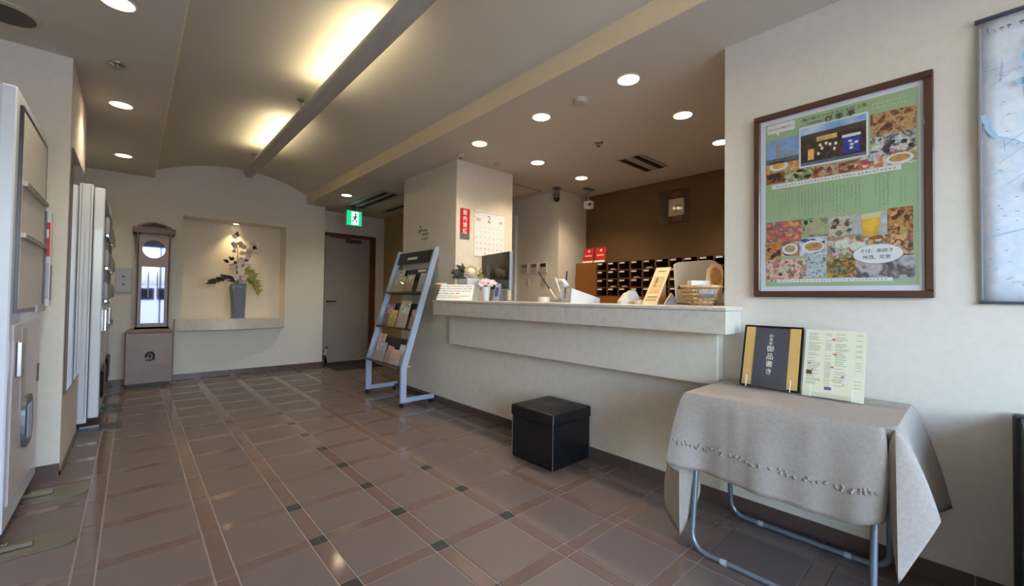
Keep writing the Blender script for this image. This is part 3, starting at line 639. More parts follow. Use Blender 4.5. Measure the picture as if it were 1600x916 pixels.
# (a = distance from the far frame)
brochure(.04, TIERS[2], .21, .29, -0.034, (196, 192, 186), (150, 146, 140), 'grey leaflet standing tallest at the left of the top tier')
brochure(.10, TIERS[2], .24, .20, -0.022, (204, 190, 172), (168, 150, 140), 'wide cream folder in front on the top tier')
brochure(.35, TIERS[2], .17, .22, -0.031, (196, 160, 128), (196, 186, 176), 'tan-edged booklet in the middle of the top tier')
brochure(.64, TIERS[2], .15, .23, -0.034, (206, 208, 208), (126, 134, 138), 'white and grey leaflet at the right of the top tier')
brochure(.05, TIERS[1], .19, .28, -0.037, (146, 112, 140), (168, 120, 132), 'purple brochure at the left of the middle tier')
brochure(.20, TIERS[1], .17, .20, -0.025, (214, 186, 96), (206, 150, 84), 'yellow booklet on the middle tier beside the purple brochure')
brochure(.39, TIERS[1], .22, .31, -0.031, (216, 204, 184), (190, 174, 160), 'tall cream leaflet in the middle of the middle tier')
brochure(.68, TIERS[1], .12, .22, -0.034, (212, 168, 158), (196, 140, 132), 'pink leaflet at the right of the middle tier')
brochure(.05, TIERS[0], .17, .31, -0.043, (226, 206, 194), (208, 70, 72), 'cream and red brochure standing tallest on the bottom tier')
brochure(.08, TIERS[0], .25, .215, -0.028, (184, 176, 172), (150, 140, 146), 'wide grey booklet in front on the bottom tier')
brochure(.35, TIERS[0], .15, .19, -0.031, (204, 150, 146), (186, 120, 116), 'rose pink booklet in the middle of the bottom tier', tilt=-.08)
brochure(.50, TIERS[0], .20, .16, -0.019, (226, 214, 208), (200, 96, 88), 'white leaflet with red band at the front right of the bottom tier')
brochure(.62, TIERS[0], .13, .225, -0.040, (222, 222, 218), (176, 190, 186), 'plain white leaflet at the back right of the bottom tier')

# ------------------------------------------------------------------ reception counter
CT = 1.10
co = thing('reception_counter', (2.42, 2.2, .65), 'travertine-topped reception counter with cream panel hung below', 'counter')
MB().box(2.232, W, .837, 3.65, 1.078, CT, bev=.003).build('top_slab', STONE, co)
MB().box(W, 2.62, .932, 3.566, 1.078, CT, bev=.003).build('inner_slab', STONE, co)
for ya, yb in ((.842, 1.93), (1.932, 3.645)): MB().box(2.240, W - .003 if ya < 1 else W - .003, ya, yb, .957, 1.077, bev=.002).build('fascia_slab', STONE, co)
MB().box(2.362, W - .002, .932, 3.53, .665, .9555, bev=.004).build('hung_panel', WALLB, co)
MB().box(2.62, 3.10, .94, 3.566, 1.07, CT, bev=.002).build('wood_ledge', DKBROWN, co)
MB().box(2.62, 2.64, .94, 3.566, .10, 1.07).build('inner_front', DKBROWN, co)
MB().box(3.00, 3.08, .96, 1.06, 0, 1.07).box(3.00, 3.08, 3.44, 3.54, 0, 1.07).build('support', DKBROWN, co)

# ------------------------------------------------------------------ storage ottoman
LEA = mat('black_leatherette', (13, 15, 19), .42, var=.1, vs_=30, bump=.25, bs=160); SEAM = mat('seam_grey', (96, 102, 110), .5)
ot = thing('storage_ottoman', (2.24, 2.03, 0), 'black leatherette storage ottoman standing against the counter wall', 'ottoman')
def soft_lid(x0, x1, y0, y1, z0, z1, n=10):
    mb = MB(); mb.box(x0, x1, y0, y1, z0, z1 - .012, bev=.014, seg=3)
    vv, ff = [], []
    for i in range(n + 1):
        for j in range(n + 1):
            u, w_ = i / n, j / n; e = min(1, 5 * min(u, 1 - u)) * min(1, 5 * min(w_, 1 - w_))
            vv.append((x0 + .012 + (x1 - x0 - .024) * u, y0 + .012 + (y1 - y0 - .024) * w_, z1 - .0125 + .02 * e * (1 - .35 * math.exp(-((u - .5) ** 2 + (w_ - .5) ** 2) * 14)) ** 1.0))
    for i in range(n):
        for j in range(n): ff.append((i * (n + 1) + j, (i + 1) * (n + 1) + j, (i + 1) * (n + 1) + j + 1, i * (n + 1) + j + 1))
    return mb.add(vv, ff)
ld = soft_lid(2.032, 2.436, 1.825, 2.235, .292, .385).build('lid', LEA, ot, smooth=50)
MB().box(2.042, 2.426, 1.835, 2.225, .004, .295, bev=.004).build('box', LEA, ot)
for x, y in ((2.042, 1.835), (2.426, 1.835), (2.042, 2.225)): MB().tube([(x, y, .006), (x, y, .29)], .0028, 6).build('edge_piping', SEAM, ot)
MB().tube([(2.036, 1.829, .296), (2.036, 1.829, .365)], .0028, 6).build('lid_piping', SEAM, ld)

# ------------------------------------------------------------------ folding table and cloth
TX0, TX1, TY0, TY1, TT = 1.915, 2.405, .185, .885, .695
STEEL = mat('table_steel', (128, 140, 152), .3, metal=.5)
ft = thing('folding_table', (2.16, .535, 0), 'small folding table with grey steel tube legs under the beige cloth', 'table')
MB().box(TX0 + .012, TX1 - .006, TY0 + .012, TY1 - .012, TT - .026, TT - .004, bev=.004).build('tabletop', mat('table_white', (226, 224, 218), .4), ft)
def uframe(xt, xf, ya, yb, name):
    r = .07; pts = []
    zt = TT - .03
    P = lambda t, y, z: (xt + (xf - xt) * (1 - z / zt), y, z)
    pts.append(P(0, yb, zt)); pts.append(P(0, yb, .30)); pts.append(P(0, yb, r + .012))
    for a in (22, 45, 67, 90): q = math.radians(a); pts.append(P(0, yb - r * (1 - math.cos(q)), .012 + r * (1 - math.sin(q))))
    for a in (0, 22, 45, 67, 90): q = math.radians(a); pts.append(P(0, ya + r * (1 - math.sin(q)), .012 + r * (1 - math.cos(q))))
    pts.append(P(0, ya, .30)); pts.append(P(0, ya, zt))
    u = MB().tube(pts, .0115, 10).build(name, STEEL, ft, smooth=True)
    for y in (yb - .14, ya + .14): MB().tube([(xf, y - .012, .012), (xf, y + .012, .012)], .0135, 10).build('rubber_foot', mat('foot_grey', (176, 180, 184), .5), u)
uframe(1.99, 1.895, .235, .86, 'leg_frame'); uframe(2.30, 2.365, .235, .86, 'leg_frame')
MB().tube([(1.99, .83, .62), (2.30, .83, .62)], .008, 8).build('stretcher', STEEL, ft)
# tablecloth: a top sheet and a skirt that falls from the table edge, with a hanging tail at each front corner
TL = TT + .008
CX0, CX1, CY0, CY1 = 1.905, 2.432, .175, .895
ST = [((CX1, CY1), (2.425, .955, .37)), ((2.15, CY1), (2.15, 1.00, .36)), ((1.97, CY1), (1.99, 1.03, .28)), ((CX0, CY1), (1.955, 1.015, .115)), ((CX0, CY1), (1.885, .908, .050)), ((CX0, CY1), (1.965, .850, .250)),
      ((CX0, CY1), (1.835, .947, .378)), ((CX0, .80), (1.872, .800, .372)), ((CX0, .60), (1.868, .590, .362)), ((CX0, .36), (1.860, .335, .355)), ((CX0, .22), (1.880, .207, .390)),
      ((CX0, CY0), (1.965, .200, .405)), ((CX0, CY0), (1.800, .160, .248)), ((CX0, CY0), (1.880, .070, .450)), ((2.05, CY0), (2.05, .115, .40)), ((2.25, CY0), (2.25, .085, .35)), ((CX1, CY0), (2.425, .058, .318))]
NS, NT = 9, 18
def cr(p0, p1, p2, p3, t): return .5 * ((2 * p1) + (p2 - p0) * t + (2 * p0 - 5 * p1 + 4 * p2 - p3) * t * t + (3 * p1 - p0 - 3 * p2 + p3) * t ** 3)
tops = [Vector((a[0], a[1], TL)) for a, _ in ST]; hems = [Vector(h) for _, h in ST]
SHARP = {4, 6, 12}; rows = []
for i in range(len(ST) - 1):
    for k in range(NS if i < len(ST) - 2 else NS + 1):
        u = k / NS; tp = tops[i].lerp(tops[i + 1], u)
        h0 = hems[i - 1] if i and i not in SHARP else hems[i] * 2 - hems[i + 1]; h3 = hems[i + 2] if i + 2 < len(hems) and i + 1 not in SHARP else hems[i + 1] * 2 - hems[i]
        hp = cr(h0, hems[i], hems[i + 1], h3, u).lerp(hems[i].lerp(hems[i + 1], u), .45)
        out = Vector((hp.x - tp.x, hp.y - tp.y, 0)); 
        if out.length < 1e-4: out = Vector((-1, 0, 0))
        out.normalize(); col_ = []
        sp_ = i + u
        for r_ in range(NT + 1):
            t_ = r_ / NT; p = tp.lerp(hp, t_)
            p += out * (.010 * math.sin(min(1, t_ * 7) * math.pi / 2) + .010 * math.sin(t_ * math.pi) - .010 * t_)
            if 6 <= sp_ <= 10.5:
                p.x += -.006 * math.exp(-((p.y - .665) / .010) ** 2) * min(1, t_ * 5) - .006 * math.exp(-((p.y - .405) / .012) ** 2) * min(1, t_ * 5)
                p.x += .010 * t_ * math.sin(p.y * 17 + 1.0) + .006 * t_ * math.sin(p.y * 41)
            col_.append(p)
        rows.append(col_)
cl = MB()
for c_ in rows: cl.v += c_
n1 = NT + 1
cl.f = [(i * n1 + j, (i + 1) * n1 + j, (i + 1) * n1 + j + 1, i * n1 + j + 1) for i in range(len(rows) - 1) for j in range(NT)]
cen_v = Vector((2.17, .535, TL)); ring = len(cl.v); cl.v += [c_[0].lerp(cen_v, .05) for c_ in rows] + [cen_v]; cen = len(cl.v) - 1; nr = len(rows)
cl.f += [((i + 1) * n1, i * n1, ring + i, ring + i + 1) for i in range(nr - 1)] + [(ring + i + 1, ring + i, cen) for i in range(nr - 1)] + [(0, (nr - 1) * n1, ring + nr - 1, ring), (ring, ring + nr - 1, cen)]
LIN = mat('linen_beige', (168, 158, 147), .8, var=.06, vs_=90, bump=.5, bs=420)
clo = thing('tablecloth', (2.17, .535, TL), 'beige linen cloth draped over the small folding table below the poster', 'tablecloth')
cm = cl.build('cloth', LIN, clo, smooth=65)
bm = bmesh.new(); bm.from_mesh(cm.data); bmesh.ops.remove_doubles(bm, verts=bm.verts[:], dist=.0004); bmesh.ops.recalc_face_normals(bm, faces=bm.faces[:]); bm.to_mesh(cm.data); bm.free()
for p in cm.data.polygons: p.use_smooth = p.normal.z < .985
cm.data.set_sharp_from_angle(angle=math.radians(50))
sol = cm.modifiers.new('thickness', 'SOLIDIFY'); sol.thickness = .002; sol.offset = 1
stt = MB(); rg = random.Random(2)
for c_ in rows[6 * NS + 2:10 * NS]:
    p = c_[int(NT * .70)]
    for q in range(2): stt.ball(p + Vector((-.004, rg.uniform(-.012, .012), rg.uniform(-.010, .010))), (.0025, .006, .006), 6, 4)
stt.build('stitching', LIN, clo, smooth=True)['kind'] = 'stuff'

# ------------------------------------------------------------------ the two menus on acrylic stands
TZ0 = TT + .011
def menu_frame(xb, yl, yr, zb, h, lean=.085):
    M = frame_matrix((xb, yl, zb), (0, yr - yl, 0), (lean, 0, h)); return M, yl - yr, math.hypot(lean, h)
def easel(M, wd, label):
    st = thing('menu_stand', M @ Vector((wd / 2, 0, 0)), label, 'stand', 'clear acrylic menu stands')
    MB().box(.03, wd - .03, -.004, 0, -.010, .022, M=M).box(.03, wd - .03, 0, .018, .018, .022, M=M).build('ledge', ACRYL, st)
    MB().box(.05, wd - .05, -.004, .20, -.014, -.010, M=M).build('back_rest', ACRYL, st)
    for a in (.034, wd - .036): MB().box(a, a + .004, -.004, .05, .0215, .0235, M=M).build('lip_edge', WHITE, st)
GOLD = mat('gold_paper', (206, 166, 98), .4, var=.06, vs_=12); MDK = mat('menu_charcoal', (74, 72, 78), .45, var=.15, vs_=5, ramp=(.3, .75)); MGL = mat('menu_black', (16, 15, 16), .25)
M, wd, hh_ = menu_frame(2.262, .786, .530, TZ0 + .006, .296)
m1 = thing('menu_board', M @ Vector((wd / 2, 0, 0)), 'black framed menu with gold side bands and white vertical writing on the table', 'menu')
MB().box(0, wd, 0, hh_, -.008, .004, M=M, bev=.002).build('board', MGL, m1)
rect(M, .010, .008, .052, hh_ - .010, .0048).build('gold_band', GOLD, m1); rect(M, wd - .054, .008, wd - .010, hh_ - .010, .0048).build('gold_band', GOLD, m1)
rect(M, .052, .003, wd - .054, hh_ - .012, .0052).build('dark_panel', MDK, m1)
lt = text_mb('四季亭', .017, M @ Matrix.Translation((wd / 2 - .004, hh_ - .058, .006)), vertical=True)
text_mb('御品書き', .033, M @ Matrix.Translation((wd / 2 - .004, hh_ - .128, .006)), lt, vertical=True)
lt.build('lettering', mat('ivory_print', (244, 238, 214), .5), m1)
easel(M, wd, 'clear acrylic stand holding the black and gold menu')
M, wd, hh_ = menu_frame(2.252, .520, .304, TZ0 + .004, .292)
m2 = thing('menu_sheet', M @ Vector((wd / 2, 0, 0)), 'pale yellow printed menu sheet on the table right of the black and gold menu', 'menu')
MB().box(0, wd, 0, hh_, -.003, .001, M=M).build('sheet', mat('menu_sheet', (232, 229, 206), .35, var=.06, vs_=14, c2=(228, 226, 190)), m2)
inkm, redm, yelm = MB(), MB(), MB(); rg = random.Random(9)
for col_, (a0, a1) in enumerate(((.012, .098), (.112, .205))):
    b = hh_ - .016
    while b > .055:
        L = rg.uniform(.025, .05); rect(M, a0, b - .0028, a0 + L, b, .0016, inkm)
        if rg.random() < .75: rect(M, a1 - .022, b - .0026, a1, b - .0002, .0016, inkm)
        b -= rg.choice((.007, .007, .009, .014))
for a, b, r in ((.105, .262, .005), (.112, .196, .005), (.020, .148, .004), (.104, .138, .0045), (.143, .100, .0045), (.033, .122, .003)): ell(M, a, b, r * 1.4, r, .002, redm, 12)
for a, b in ((.06, .075), (.11, .08), (.145, .065)): ell(M, a, b, .006, .004, .002, yelm, 10)
inkm.build('print', mat('menu_ink', (168, 166, 144), .6), m2); redm.build('red_marks', mat('menu_red', (200, 110, 92), .6), m2); yelm.build('yellow_marks', mat('menu_yellow', (220, 196, 90), .6), m2)
rect(M, .010, .098, .032, .116, .0018).build('small_photo', mat('menu_photo', (86, 58, 44), .5, var=.4, vs_=70), m2)
rect(M, .08, .036, .105, .050, .0018).build('logo_mark', mat('menu_violet', (104, 92, 140), .5), m2)
easel(M, wd, 'clear acrylic stand holding the pale yellow menu sheet')

# ------------------------------------------------------------------ framed poster on the right wall
PO = thing('framed_poster', (W - .01, .4365, 1.154), 'large brown-framed green restaurant poster with food photographs on the right wall', 'poster')
PY0, PY1, PZ0, PZ1 = .773, .100, 1.153, 2.100
Mp = frame_matrix((W - .022, 0, 0), (0, -1, 0), (0, 0, 1))      # a = -y, b = z
FRM = mat('poster_frame_brown', (74, 44, 30), .3, var=.12, vs_=10, coat=.3); fw_ = .030
for b in ((-PY0, -PY1, PZ1 - fw_, PZ1), (-PY0, -PY1, PZ0, PZ0 + fw_), (-PY0, -PY0 + fw_, PZ0 + fw_, PZ1 - fw_), (-PY1 - fw_, -PY1, PZ0 + fw_, PZ1 - fw_)):
    MB().box(b[0], b[1], b[2], b[3], -.022, .010, M=Mp, bev=.004).build('frame_rail', FRM, PO)
MB().box(-PY0 + .02, -PY1 - .02, PZ0 + .02, PZ1 - .02, -.020, -.006, M=Mp).build('white_mount', mat('poster_white', (226, 228, 234), .25), PO)
def pr(y0, z0, y1, z1, lay, m, name): return rect(Mp, -y0, z0, -y1, z1, -.006 + .0006 * lay).build(name, m, PO)
pr(.719, 1.207, .146, 2.047, 1, mat('poster_green', (160, 186, 140), .35, var=.03, vs_=4), 'green_sheet')
def food(n, *cs, sc=40): return mat('photo_' + n, cs[0], .35, var=.3, vs_=sc * 1.1, c2=list(cs[1:]), ramp=(.28, .72), detail=3)
PH = [('building_sky', .716, 1.836, .573, 1.962, food('sky', (92, 136, 196), (136, 172, 214), (84, 128, 190), sc=8)),
 ('dining_room', .301, 1.868, .152, 1.972, food('room', (52, 32, 22), (120, 74, 44), (206, 160, 110), (70, 42, 30), sc=36)),
 ('noodle_trays', .301, 1.779, .156, 1.870, food('noodle', (36, 34, 38), (230, 228, 220), (60, 58, 62), (214, 200, 176), sc=30)),
 ('egg_dish', .716, 1.79, .573, 1.860, food('egg', (206, 196, 176), (222, 170, 84), (190, 120, 60), (226, 214, 196), sc=34)),
 ('stew', .716, 1.736, .634, 1.793, food('stew', (84, 50, 32), (150, 98, 60), (60, 36, 28), sc=30)),
 ('salad', .634, 1.724, .521, 1.795, food('salad', (196, 196, 140), (96, 120, 60), (212, 206, 170), (44, 40, 34), sc=34)),
 ('fried_dish', .521, 1.728, .417, 1.785, food('fried', (176, 110, 74), (206, 170, 128), (140, 60, 44), (216, 190, 150), sc=40)),
 ('skewers_red', .417, 1.732, .341, 1.784, food('red', (136, 44, 36), (196, 130, 90), (110, 40, 36), (222, 190, 160), sc=44)),
 ('prawns', .341, 1.731, .259, 1.790, food('prawn', (222, 214, 204), (206, 120, 84), (190, 96, 66), sc=36)),
 ('croquettes', .259, 1.728, .152, 1.792, food('croq', (196, 160, 96), (220, 216, 208), (150, 104, 56), sc=30)),
 ('tempura', .716, 1.430, .562, 1.537, food('tempura', (220, 176, 120), (206, 110, 70), (120, 84, 110), (232, 206, 160), sc=34)),
 ('soup_bowl', .562, 1.445, .455, 1.537, food('soup', (28, 28, 24), (176, 176, 130), (40, 44, 30), sc=18)),
 ('oysters', .452, 1.438, .365, 1.530, food('oyster', (140, 136, 124), (206, 196, 180), (84, 78, 70), sc=40)),
 ('beer_glass_background', .364, 1.428, .246, 1.534, food('beer', (216, 220, 222), (168, 174, 166), (200, 206, 206), sc=10)),
 ('grilled_skewers', .245, 1.420, .164, 1.543, food('grill', (58, 34, 24), (196, 140, 70), (90, 50, 32), (220, 176, 100), sc=40)),
 ('hot_pot', .719, 1.343, .649, 1.432, food('pot', (120, 74, 40), (206, 150, 70), (60, 36, 26), sc=38)),
 ('white_plate', .649, 1.359, .571, 1.432, food('wplate', (196, 120, 70), (110, 60, 36), (206, 190, 160), sc=20)),
 ('blue_plate', .571, 1.357, .461, 1.443, food('bplate', (52, 70, 130), (226, 226, 230), (70, 90, 150), sc=14)),
 ('sashimi', .460, 1.334, .310, 1.441, food('sashimi', (170, 110, 120), (224, 200, 190), (110, 140, 90), (206, 120, 110), (226, 226, 226), sc=36)),
 ('sushi_trays', .310, 1.336, .164, 1.430, food('sushi', (150, 78, 44), (226, 180, 120), (110, 52, 34), (232, 206, 160), sc=34)),
 ('pink_sashimi', .716, 1.233, .539, 1.343, food('pinks', (44, 34, 30), (222, 160, 150), (236, 196, 180), (90, 96, 60), (214, 130, 110), sc=34)),
 ('blue_pattern', .539, 1.249, .463, 1.358, food('bpat', (70, 104, 150), (206, 212, 210), (50, 70, 110), sc=60)),
 ('noodle_bowl', .461, 1.247, .355, 1.336, food('nbowl', (36, 34, 26), (206, 160, 70), (60, 60, 40), (214, 200, 160), sc=22)),
 ('private_room', .354, 1.233, .157, 1.340, food('proom', (130, 120, 108), (196, 190, 190), (70, 64, 66), (206, 170, 160), sc=16))]
for k, (nm, y0, z0, y1, z1, m_) in enumerate(PH): pr(y0, z0, y1, z1, 2 + .25 * (k % 4), m_, 'photo_' + nm)
rg = random.Random(12); dishes = {}
def pal(m_): return [tuple(int(round(255 * (v ** (1 / 2.2)))) for v in e_.color[:3]) for e_ in [n_ for n_ in m_.node_tree.nodes if n_.type == 'VALTORGB'][0].color_ramp.elements]
for k, (nm, y0, z0, y1, z1, m_) in enumerate(PH):      # bites, slices and garnish in each food picture
    if nm in ('building_sky', 'dining_room', 'blue_pattern', 'private_room', 'beer_glass_background'): continue
    cs_ = pal(m_)
    for q in range(11):
        ra, rb = rg.uniform(.008, .020), rg.uniform(.005, .013); a = rg.uniform(y1 + ra, y0 - ra); b = rg.uniform(z0 + rb, z1 - rb); cc = tuple(min(255, int(v * rg.choice((.75, .9, 1)))) for v in rg.choice(cs_)); th = rg.uniform(0, 3.1)
        mb = dishes.setdefault(tuple(cc), MB()); ca, sa = math.cos(th), math.sin(th)
        if abs(ra * ca) + abs(rb * sa) > min(a - y1, y0 - a) or abs(ra * sa) + abs(rb * ca) > min(b - z0, z1 - b): th, ca, sa = 0, 1, 0
        mb.quad(*[Mp @ Vector((-a + ra * math.cos(t_) * ca - rb * math.sin(t_) * sa, b + ra * math.cos(t_) * sa + rb * math.sin(t_) * ca, -.006 + .0006 * (3.0 + .02 * q))) for t_ in [2 * math.pi * i / 12 for i in range(12)]])
for cc, mb in dishes.items(): mb.build('photo_print', mat('bite_%d_%d_%d' % cc, cc, .4, var=.25, vs_=160), PO)
def pel(y, z, ry, rz, lay, m, name, seg=24): return ell(Mp, -y, z, ry, rz, -.006 + .0006 * lay, seg=seg).build(name, m, PO)
PLW = mat('plate_white', (232, 232, 228), .4)
pel(.61, 1.393, .034, .027, 4, PLW, 'plate'); pel(.61, 1.395, .024, .018, 5, food('pasta', (196, 186, 130), (160, 140, 90), (214, 206, 170)), 'dish')
pel(.516, 1.398, .046, .030, 4, PLW, 'plate'); pel(.512, 1.398, .036, .021, 5, food('cutlet', (150, 96, 56), (206, 160, 100), (110, 66, 40)), 'dish')
pel(.508, 1.486, .042, .032, 4, mat('broth', (170, 168, 124), .4, var=.2, vs_=30), 'dish'); pel(.205, 1.755, .044, .024, 4, PLW, 'plate'); pel(.205, 1.757, .034, .016, 5, food('croq2', (206, 164, 90), (168, 116, 60)), 'dish')
pel(.405, 1.29, .05, .034, 4, food('rb', (222, 150, 70), (60, 64, 40), (196, 176, 120)), 'dish'); pel(.66, 1.822, .040, .024, 4, PLW, 'plate'); pel(.66, 1.824, .028, .015, 5, mat('yolk', (226, 166, 70), .4, var=.2, vs_=60), 'dish')
for y, z in ((.40, 1.40), (.345, 1.385)): pel(y, z, .03, .022, 4, food('leafs', (190, 206, 160), (230, 226, 220), (120, 150, 90)), 'dish')
MB().quad(*[Mp @ Vector((-y, z, -.0036)) for y, z in ((.336, 1.524), (.266, 1.528), (.276, 1.432), (.326, 1.430))]).build('beer_glass', mat('beer_gold', (222, 176, 50), .3, var=.2, vs_=26), PO)
MB().quad(*[Mp @ Vector((-y, z, -.0030)) for y, z in ((.336, 1.528), (.266, 1.532), (.268, 1.508), (.334, 1.504))]).build('beer_foam', mat('foam', (216, 206, 140), .5), PO)
tw = MB(); rect(Mp, -.672, 1.85, -.648, 1.938, -.0038, tw); rect(Mp, -.668, 1.938, -.655, 1.948, -.0038, tw); rect(Mp, -.64, 1.848, -.585, 1.89, -.0038, tw)
tw.build('tower', mat('tower_grey', (150, 152, 156), .5, var=.15, vs_=90), PO)
pr(.716, 1.836, .573, 1.862, 4, mat('town_strip', (84, 96, 96), .5, var=.35, vs_=60), 'town_strip')
# centre photograph: the restaurant front at dusk
pr(.572, 1.790, .307, 1.992, 4, PLW, 'photo_border'); pr(.564, 1.798, .315, 1.984, 5, mat('dusk_dark', (30, 22, 22), .35, var=.4, vs_=60, c2=[(56, 42, 36), (24, 20, 24), (96, 68, 46), (40, 34, 40)], ramp=(.3, .7), detail=8), 'photo_restaurant_front')
pr(.564, 1.942, .315, 1.984, 5.5, mat('dusk_sky', (176, 204, 234), .4, c2=[(120, 160, 216), (206, 222, 240)], vs_=7, ramp=(.3, .7)), 'photo_sky')
MB().quad(*[Mp @ Vector((-y, z, -.006 + .0006 * 6)) for y, z in ((.564, 1.948), (.315, 1.955), (.315, 1.925), (.564, 1.925))]).build('photo_roof', mat('roof_dark', (62, 50, 44), .5), PO)
pr(.50, 1.905, .42, 1.928, 6.5, mat('lit_sign', (216, 176, 110), .4, var=.2, vs_=50), 'photo_sign'); pr(.398, 1.822, .338, 1.895, 6.5, mat('noren_blue', (34, 54, 156), .4, var=.15, vs_=30), 'photo_curtain')
pr(.402, 1.895, .334, 1.908, 6.5, PLW, 'photo_curtain_rail'); pr(.535, 1.822, .51, 1.875, 6.5, mat('lantern', (226, 176, 90), .4, var=.2, vs_=40), 'photo_lantern')
pr(.564, 1.798, .315, 1.812, 6.5, mat('photo_path', (96, 104, 128), .4, var=.2, vs_=40), 'photo_path')
lm = MB()
for y, z in ((.485, 1.885), (.478, 1.868), (.462, 1.888), (.447, 1.88), (.425, 1.878), (.43, 1.855), (.492, 1.845)): ell(Mp, -y, z, .006, .008, -.0016, lm, 8)
for y, z in ((.372, 1.875), (.366, 1.858), (.368, 1.842), (.35, 1.865)): ell(Mp, -y, z, .008, .006, -.0014, lm, 8)
lm.build('photo_lights', mat('photo_lights', (238, 230, 206), .5), PO)
# white captions, bubble, oval
pr(.690, 1.706, .200, 1.729, 5, PLW, 'caption_strip'); pr(.668, 1.226, .229, 1.242, 5, PLW, 'caption_strip')
bb = MB(); pts = [(-.705, 1.995), (-.672, 1.995), (-.662, 1.976), (-.655, 1.995), (-.596, 1.995), (-.589, 2.002), (-.589, 2.034), (-.596, 2.041), (-.705, 2.041), (-.712, 2.034), (-.712, 2.002)]
bb.quad(*[Mp @ Vector((a, b, -.003)) for a, b in pts]).build('speech_bubble', PLW, PO)
pel(.279, 1.347, .0865, .0445, 5.5, mat('oval_edge', (90, 80, 70), .5), 'oval_edge', 36); pel(.279, 1.347, .0845, .0430, 6, PLW, 'oval', 36)
T = lambda y, z, lay=7: Mp @ Matrix.Translation((-y, z, -.006 + .0006 * lay))
tx = text_mb('亀の噴プラザホテル本館 １階', .0185, T(.435, 2.018)); text_mb('和食居酒屋', .0125, T(.508, 1.9975), tx); text_mb('四', .030, T(.452, 1.992), tx, bold=.0006); text_mb('季', .030, T(.412, 1.992), tx, bold=.0006); text_mb('亭', .030, T(.368, 1.992), tx, bold=.0006)
text_mb('当ホテルの隣です。', .0125, T(.650, 2.011), tx); text_mb('そば、串焼き', .019, T(.282, 1.354), tx); text_mb('地酒、定食', .019, T(.282, 1.326), tx)
tx.build('lettering', mat('poster_ink', (58, 50, 36), .6), PO)
marks, wmarks = MB(), MB(); rg = random.Random(21)
def glyph(mb, y, z, s, lay):                                        # a tiny unreadable character: a few crossing strokes
    c = -.006 + .0006 * lay
    for _ in range(3):
        if rg.random() < .5: b = z + s * rg.uniform(.1, .9); rect(Mp, -y, b - s * .07, -y + s * rg.uniform(.6, .9), b + s * .07, c, mb)
        else: a = -y + s * rg.uniform(.1, .8); rect(Mp, a - s * .07, z, a + s * .07, z + s * rg.uniform(.6, 1), c, mb)
for k in range(34): glyph(marks, .672 - k * .0135, 1.7125, .0105, 6)
for k in range(32): glyph(marks, .652 - k * .0128, 1.2300, .0085, 6)
for k in range(10): glyph(wmarks, .296 - k * .0115, 2.012, .0095, 6)
for k in range(11): glyph(wmarks, .294 - k * .0105, 1.994, .0085, 6)
y = .687
while y > .19:
    if not (.585 < y < .60 or .30 < y < .335 or .215 < y < .24):
        z = 1.688 - rg.choice((0, 0, .012, .02)); zend = rg.choice((1.56, 1.59, 1.62, 1.65)) if y > .55 else rg.choice((1.545, 1.56, 1.60))
        while z > zend: glyph(marks, y, z, .0068, 4); z -= .0115
    y -= .0138
marks.build('small_print', mat('poster_small_ink', (104, 118, 88), .6), PO); wmarks.build('white_print', PLW, PO)
rect(Mp, -PY0 + fw_ - .004, PZ0 + fw_ - .004, -PY1 - fw_ + .004, PZ1 - fw_ + .004, .004).build('cover_pane', GLASS, PO)

# ------------------------------------------------------------------ wall map at the right edge
MY0, MY1, MZ0, MZ1 = -.022, -.62, 1.137, 2.238
mp = thing('wall_map', (W - .01, -.32, MZ0), 'pale blue city map hanging at the right edge of the picture', 'map')
Mm = frame_matrix((W - .006, 0, 0), (0, -1, 0), (0, 0, 1))
ms = MB(); nn = 14
for i in range(nn + 1):
    b = MZ0 + (MZ1 - MZ0) * i / nn; bow = .020 * math.sin(math.pi * i / nn) * (1 if i > nn * .5 else .5)
    ms.v += [Mm @ Vector((-MY0, b, bow + .004)), Mm @ Vector((-MY0 + .05, b, bow * .5 + .003)), Mm @ Vector((-MY1, b, .002))]
for i in range(nn): ms.f += [(3 * i, 3 * i + 1, 3 * i + 4, 3 * i + 3), (3 * i + 1, 3 * i + 2, 3 * i + 5, 3 * i + 4)]
mso = ms.build('map_sheet', mat('map_paper', (206, 216, 226), .35, var=.04, vs_=16, c2=[(218, 223, 230), (202, 214, 226), (222, 222, 226)], ramp=(.3, .7), detail=8), mp, smooth=True)
so_ = mso.modifiers.new('thickness', 'SOLIDIFY'); so_.thickness = .0012
MB().box(-MY0 - .008, -MY1, MZ1 - .006, MZ1 + .006, 0, .020, M=Mm, bev=.003).build('top_bar', mat('map_bar', (66, 68, 80), .4), mp)
MB().box(-MY0 - .003, -MY1, MZ0 - .006, MZ0 + .004, 0, .012, M=Mm, bev=.002).build('bottom_bar', mat('map_bar', (66, 68, 80), .4), mp)
def band(pts, w0, mb, c=.026):
    for (a, b), (a2, b2) in zip(pts, pts[1:]):
        d = Vector((a2 - a, b2 - b)); n_ = Vector((-d.y, d.x)).normalized() * w0 / 2
        mb.quad(*[Mm @ Vector((p[0], p[1], c)) for p in ((a - n_.x, b - n_.y), (a2 - n_.x, b2 - n_.y), (a2 + n_.x, b2 + n_.y), (a + n_.x, b + n_.y))])
rv, rd, dk = MB(), MB(), MB()
band([(.16, 2.13), (.135, 2.05), (.15, 1.99), (.175, 1.93), (.165, 1.85), (.19, 1.79), (.25, 1.76), (.40, 1.78)], .010, rv); band([(.034, 1.86), (.048, 1.80), (.065, 1.77)], .016, rv); band([(.065, 1.77), (.11, 1.745), (.15, 1.71), (.26, 1.68)], .005, rv); band([(.045, 1.385), (.10, 1.40), (.15, 1.415), (.30, 1.40)], .004, rv)
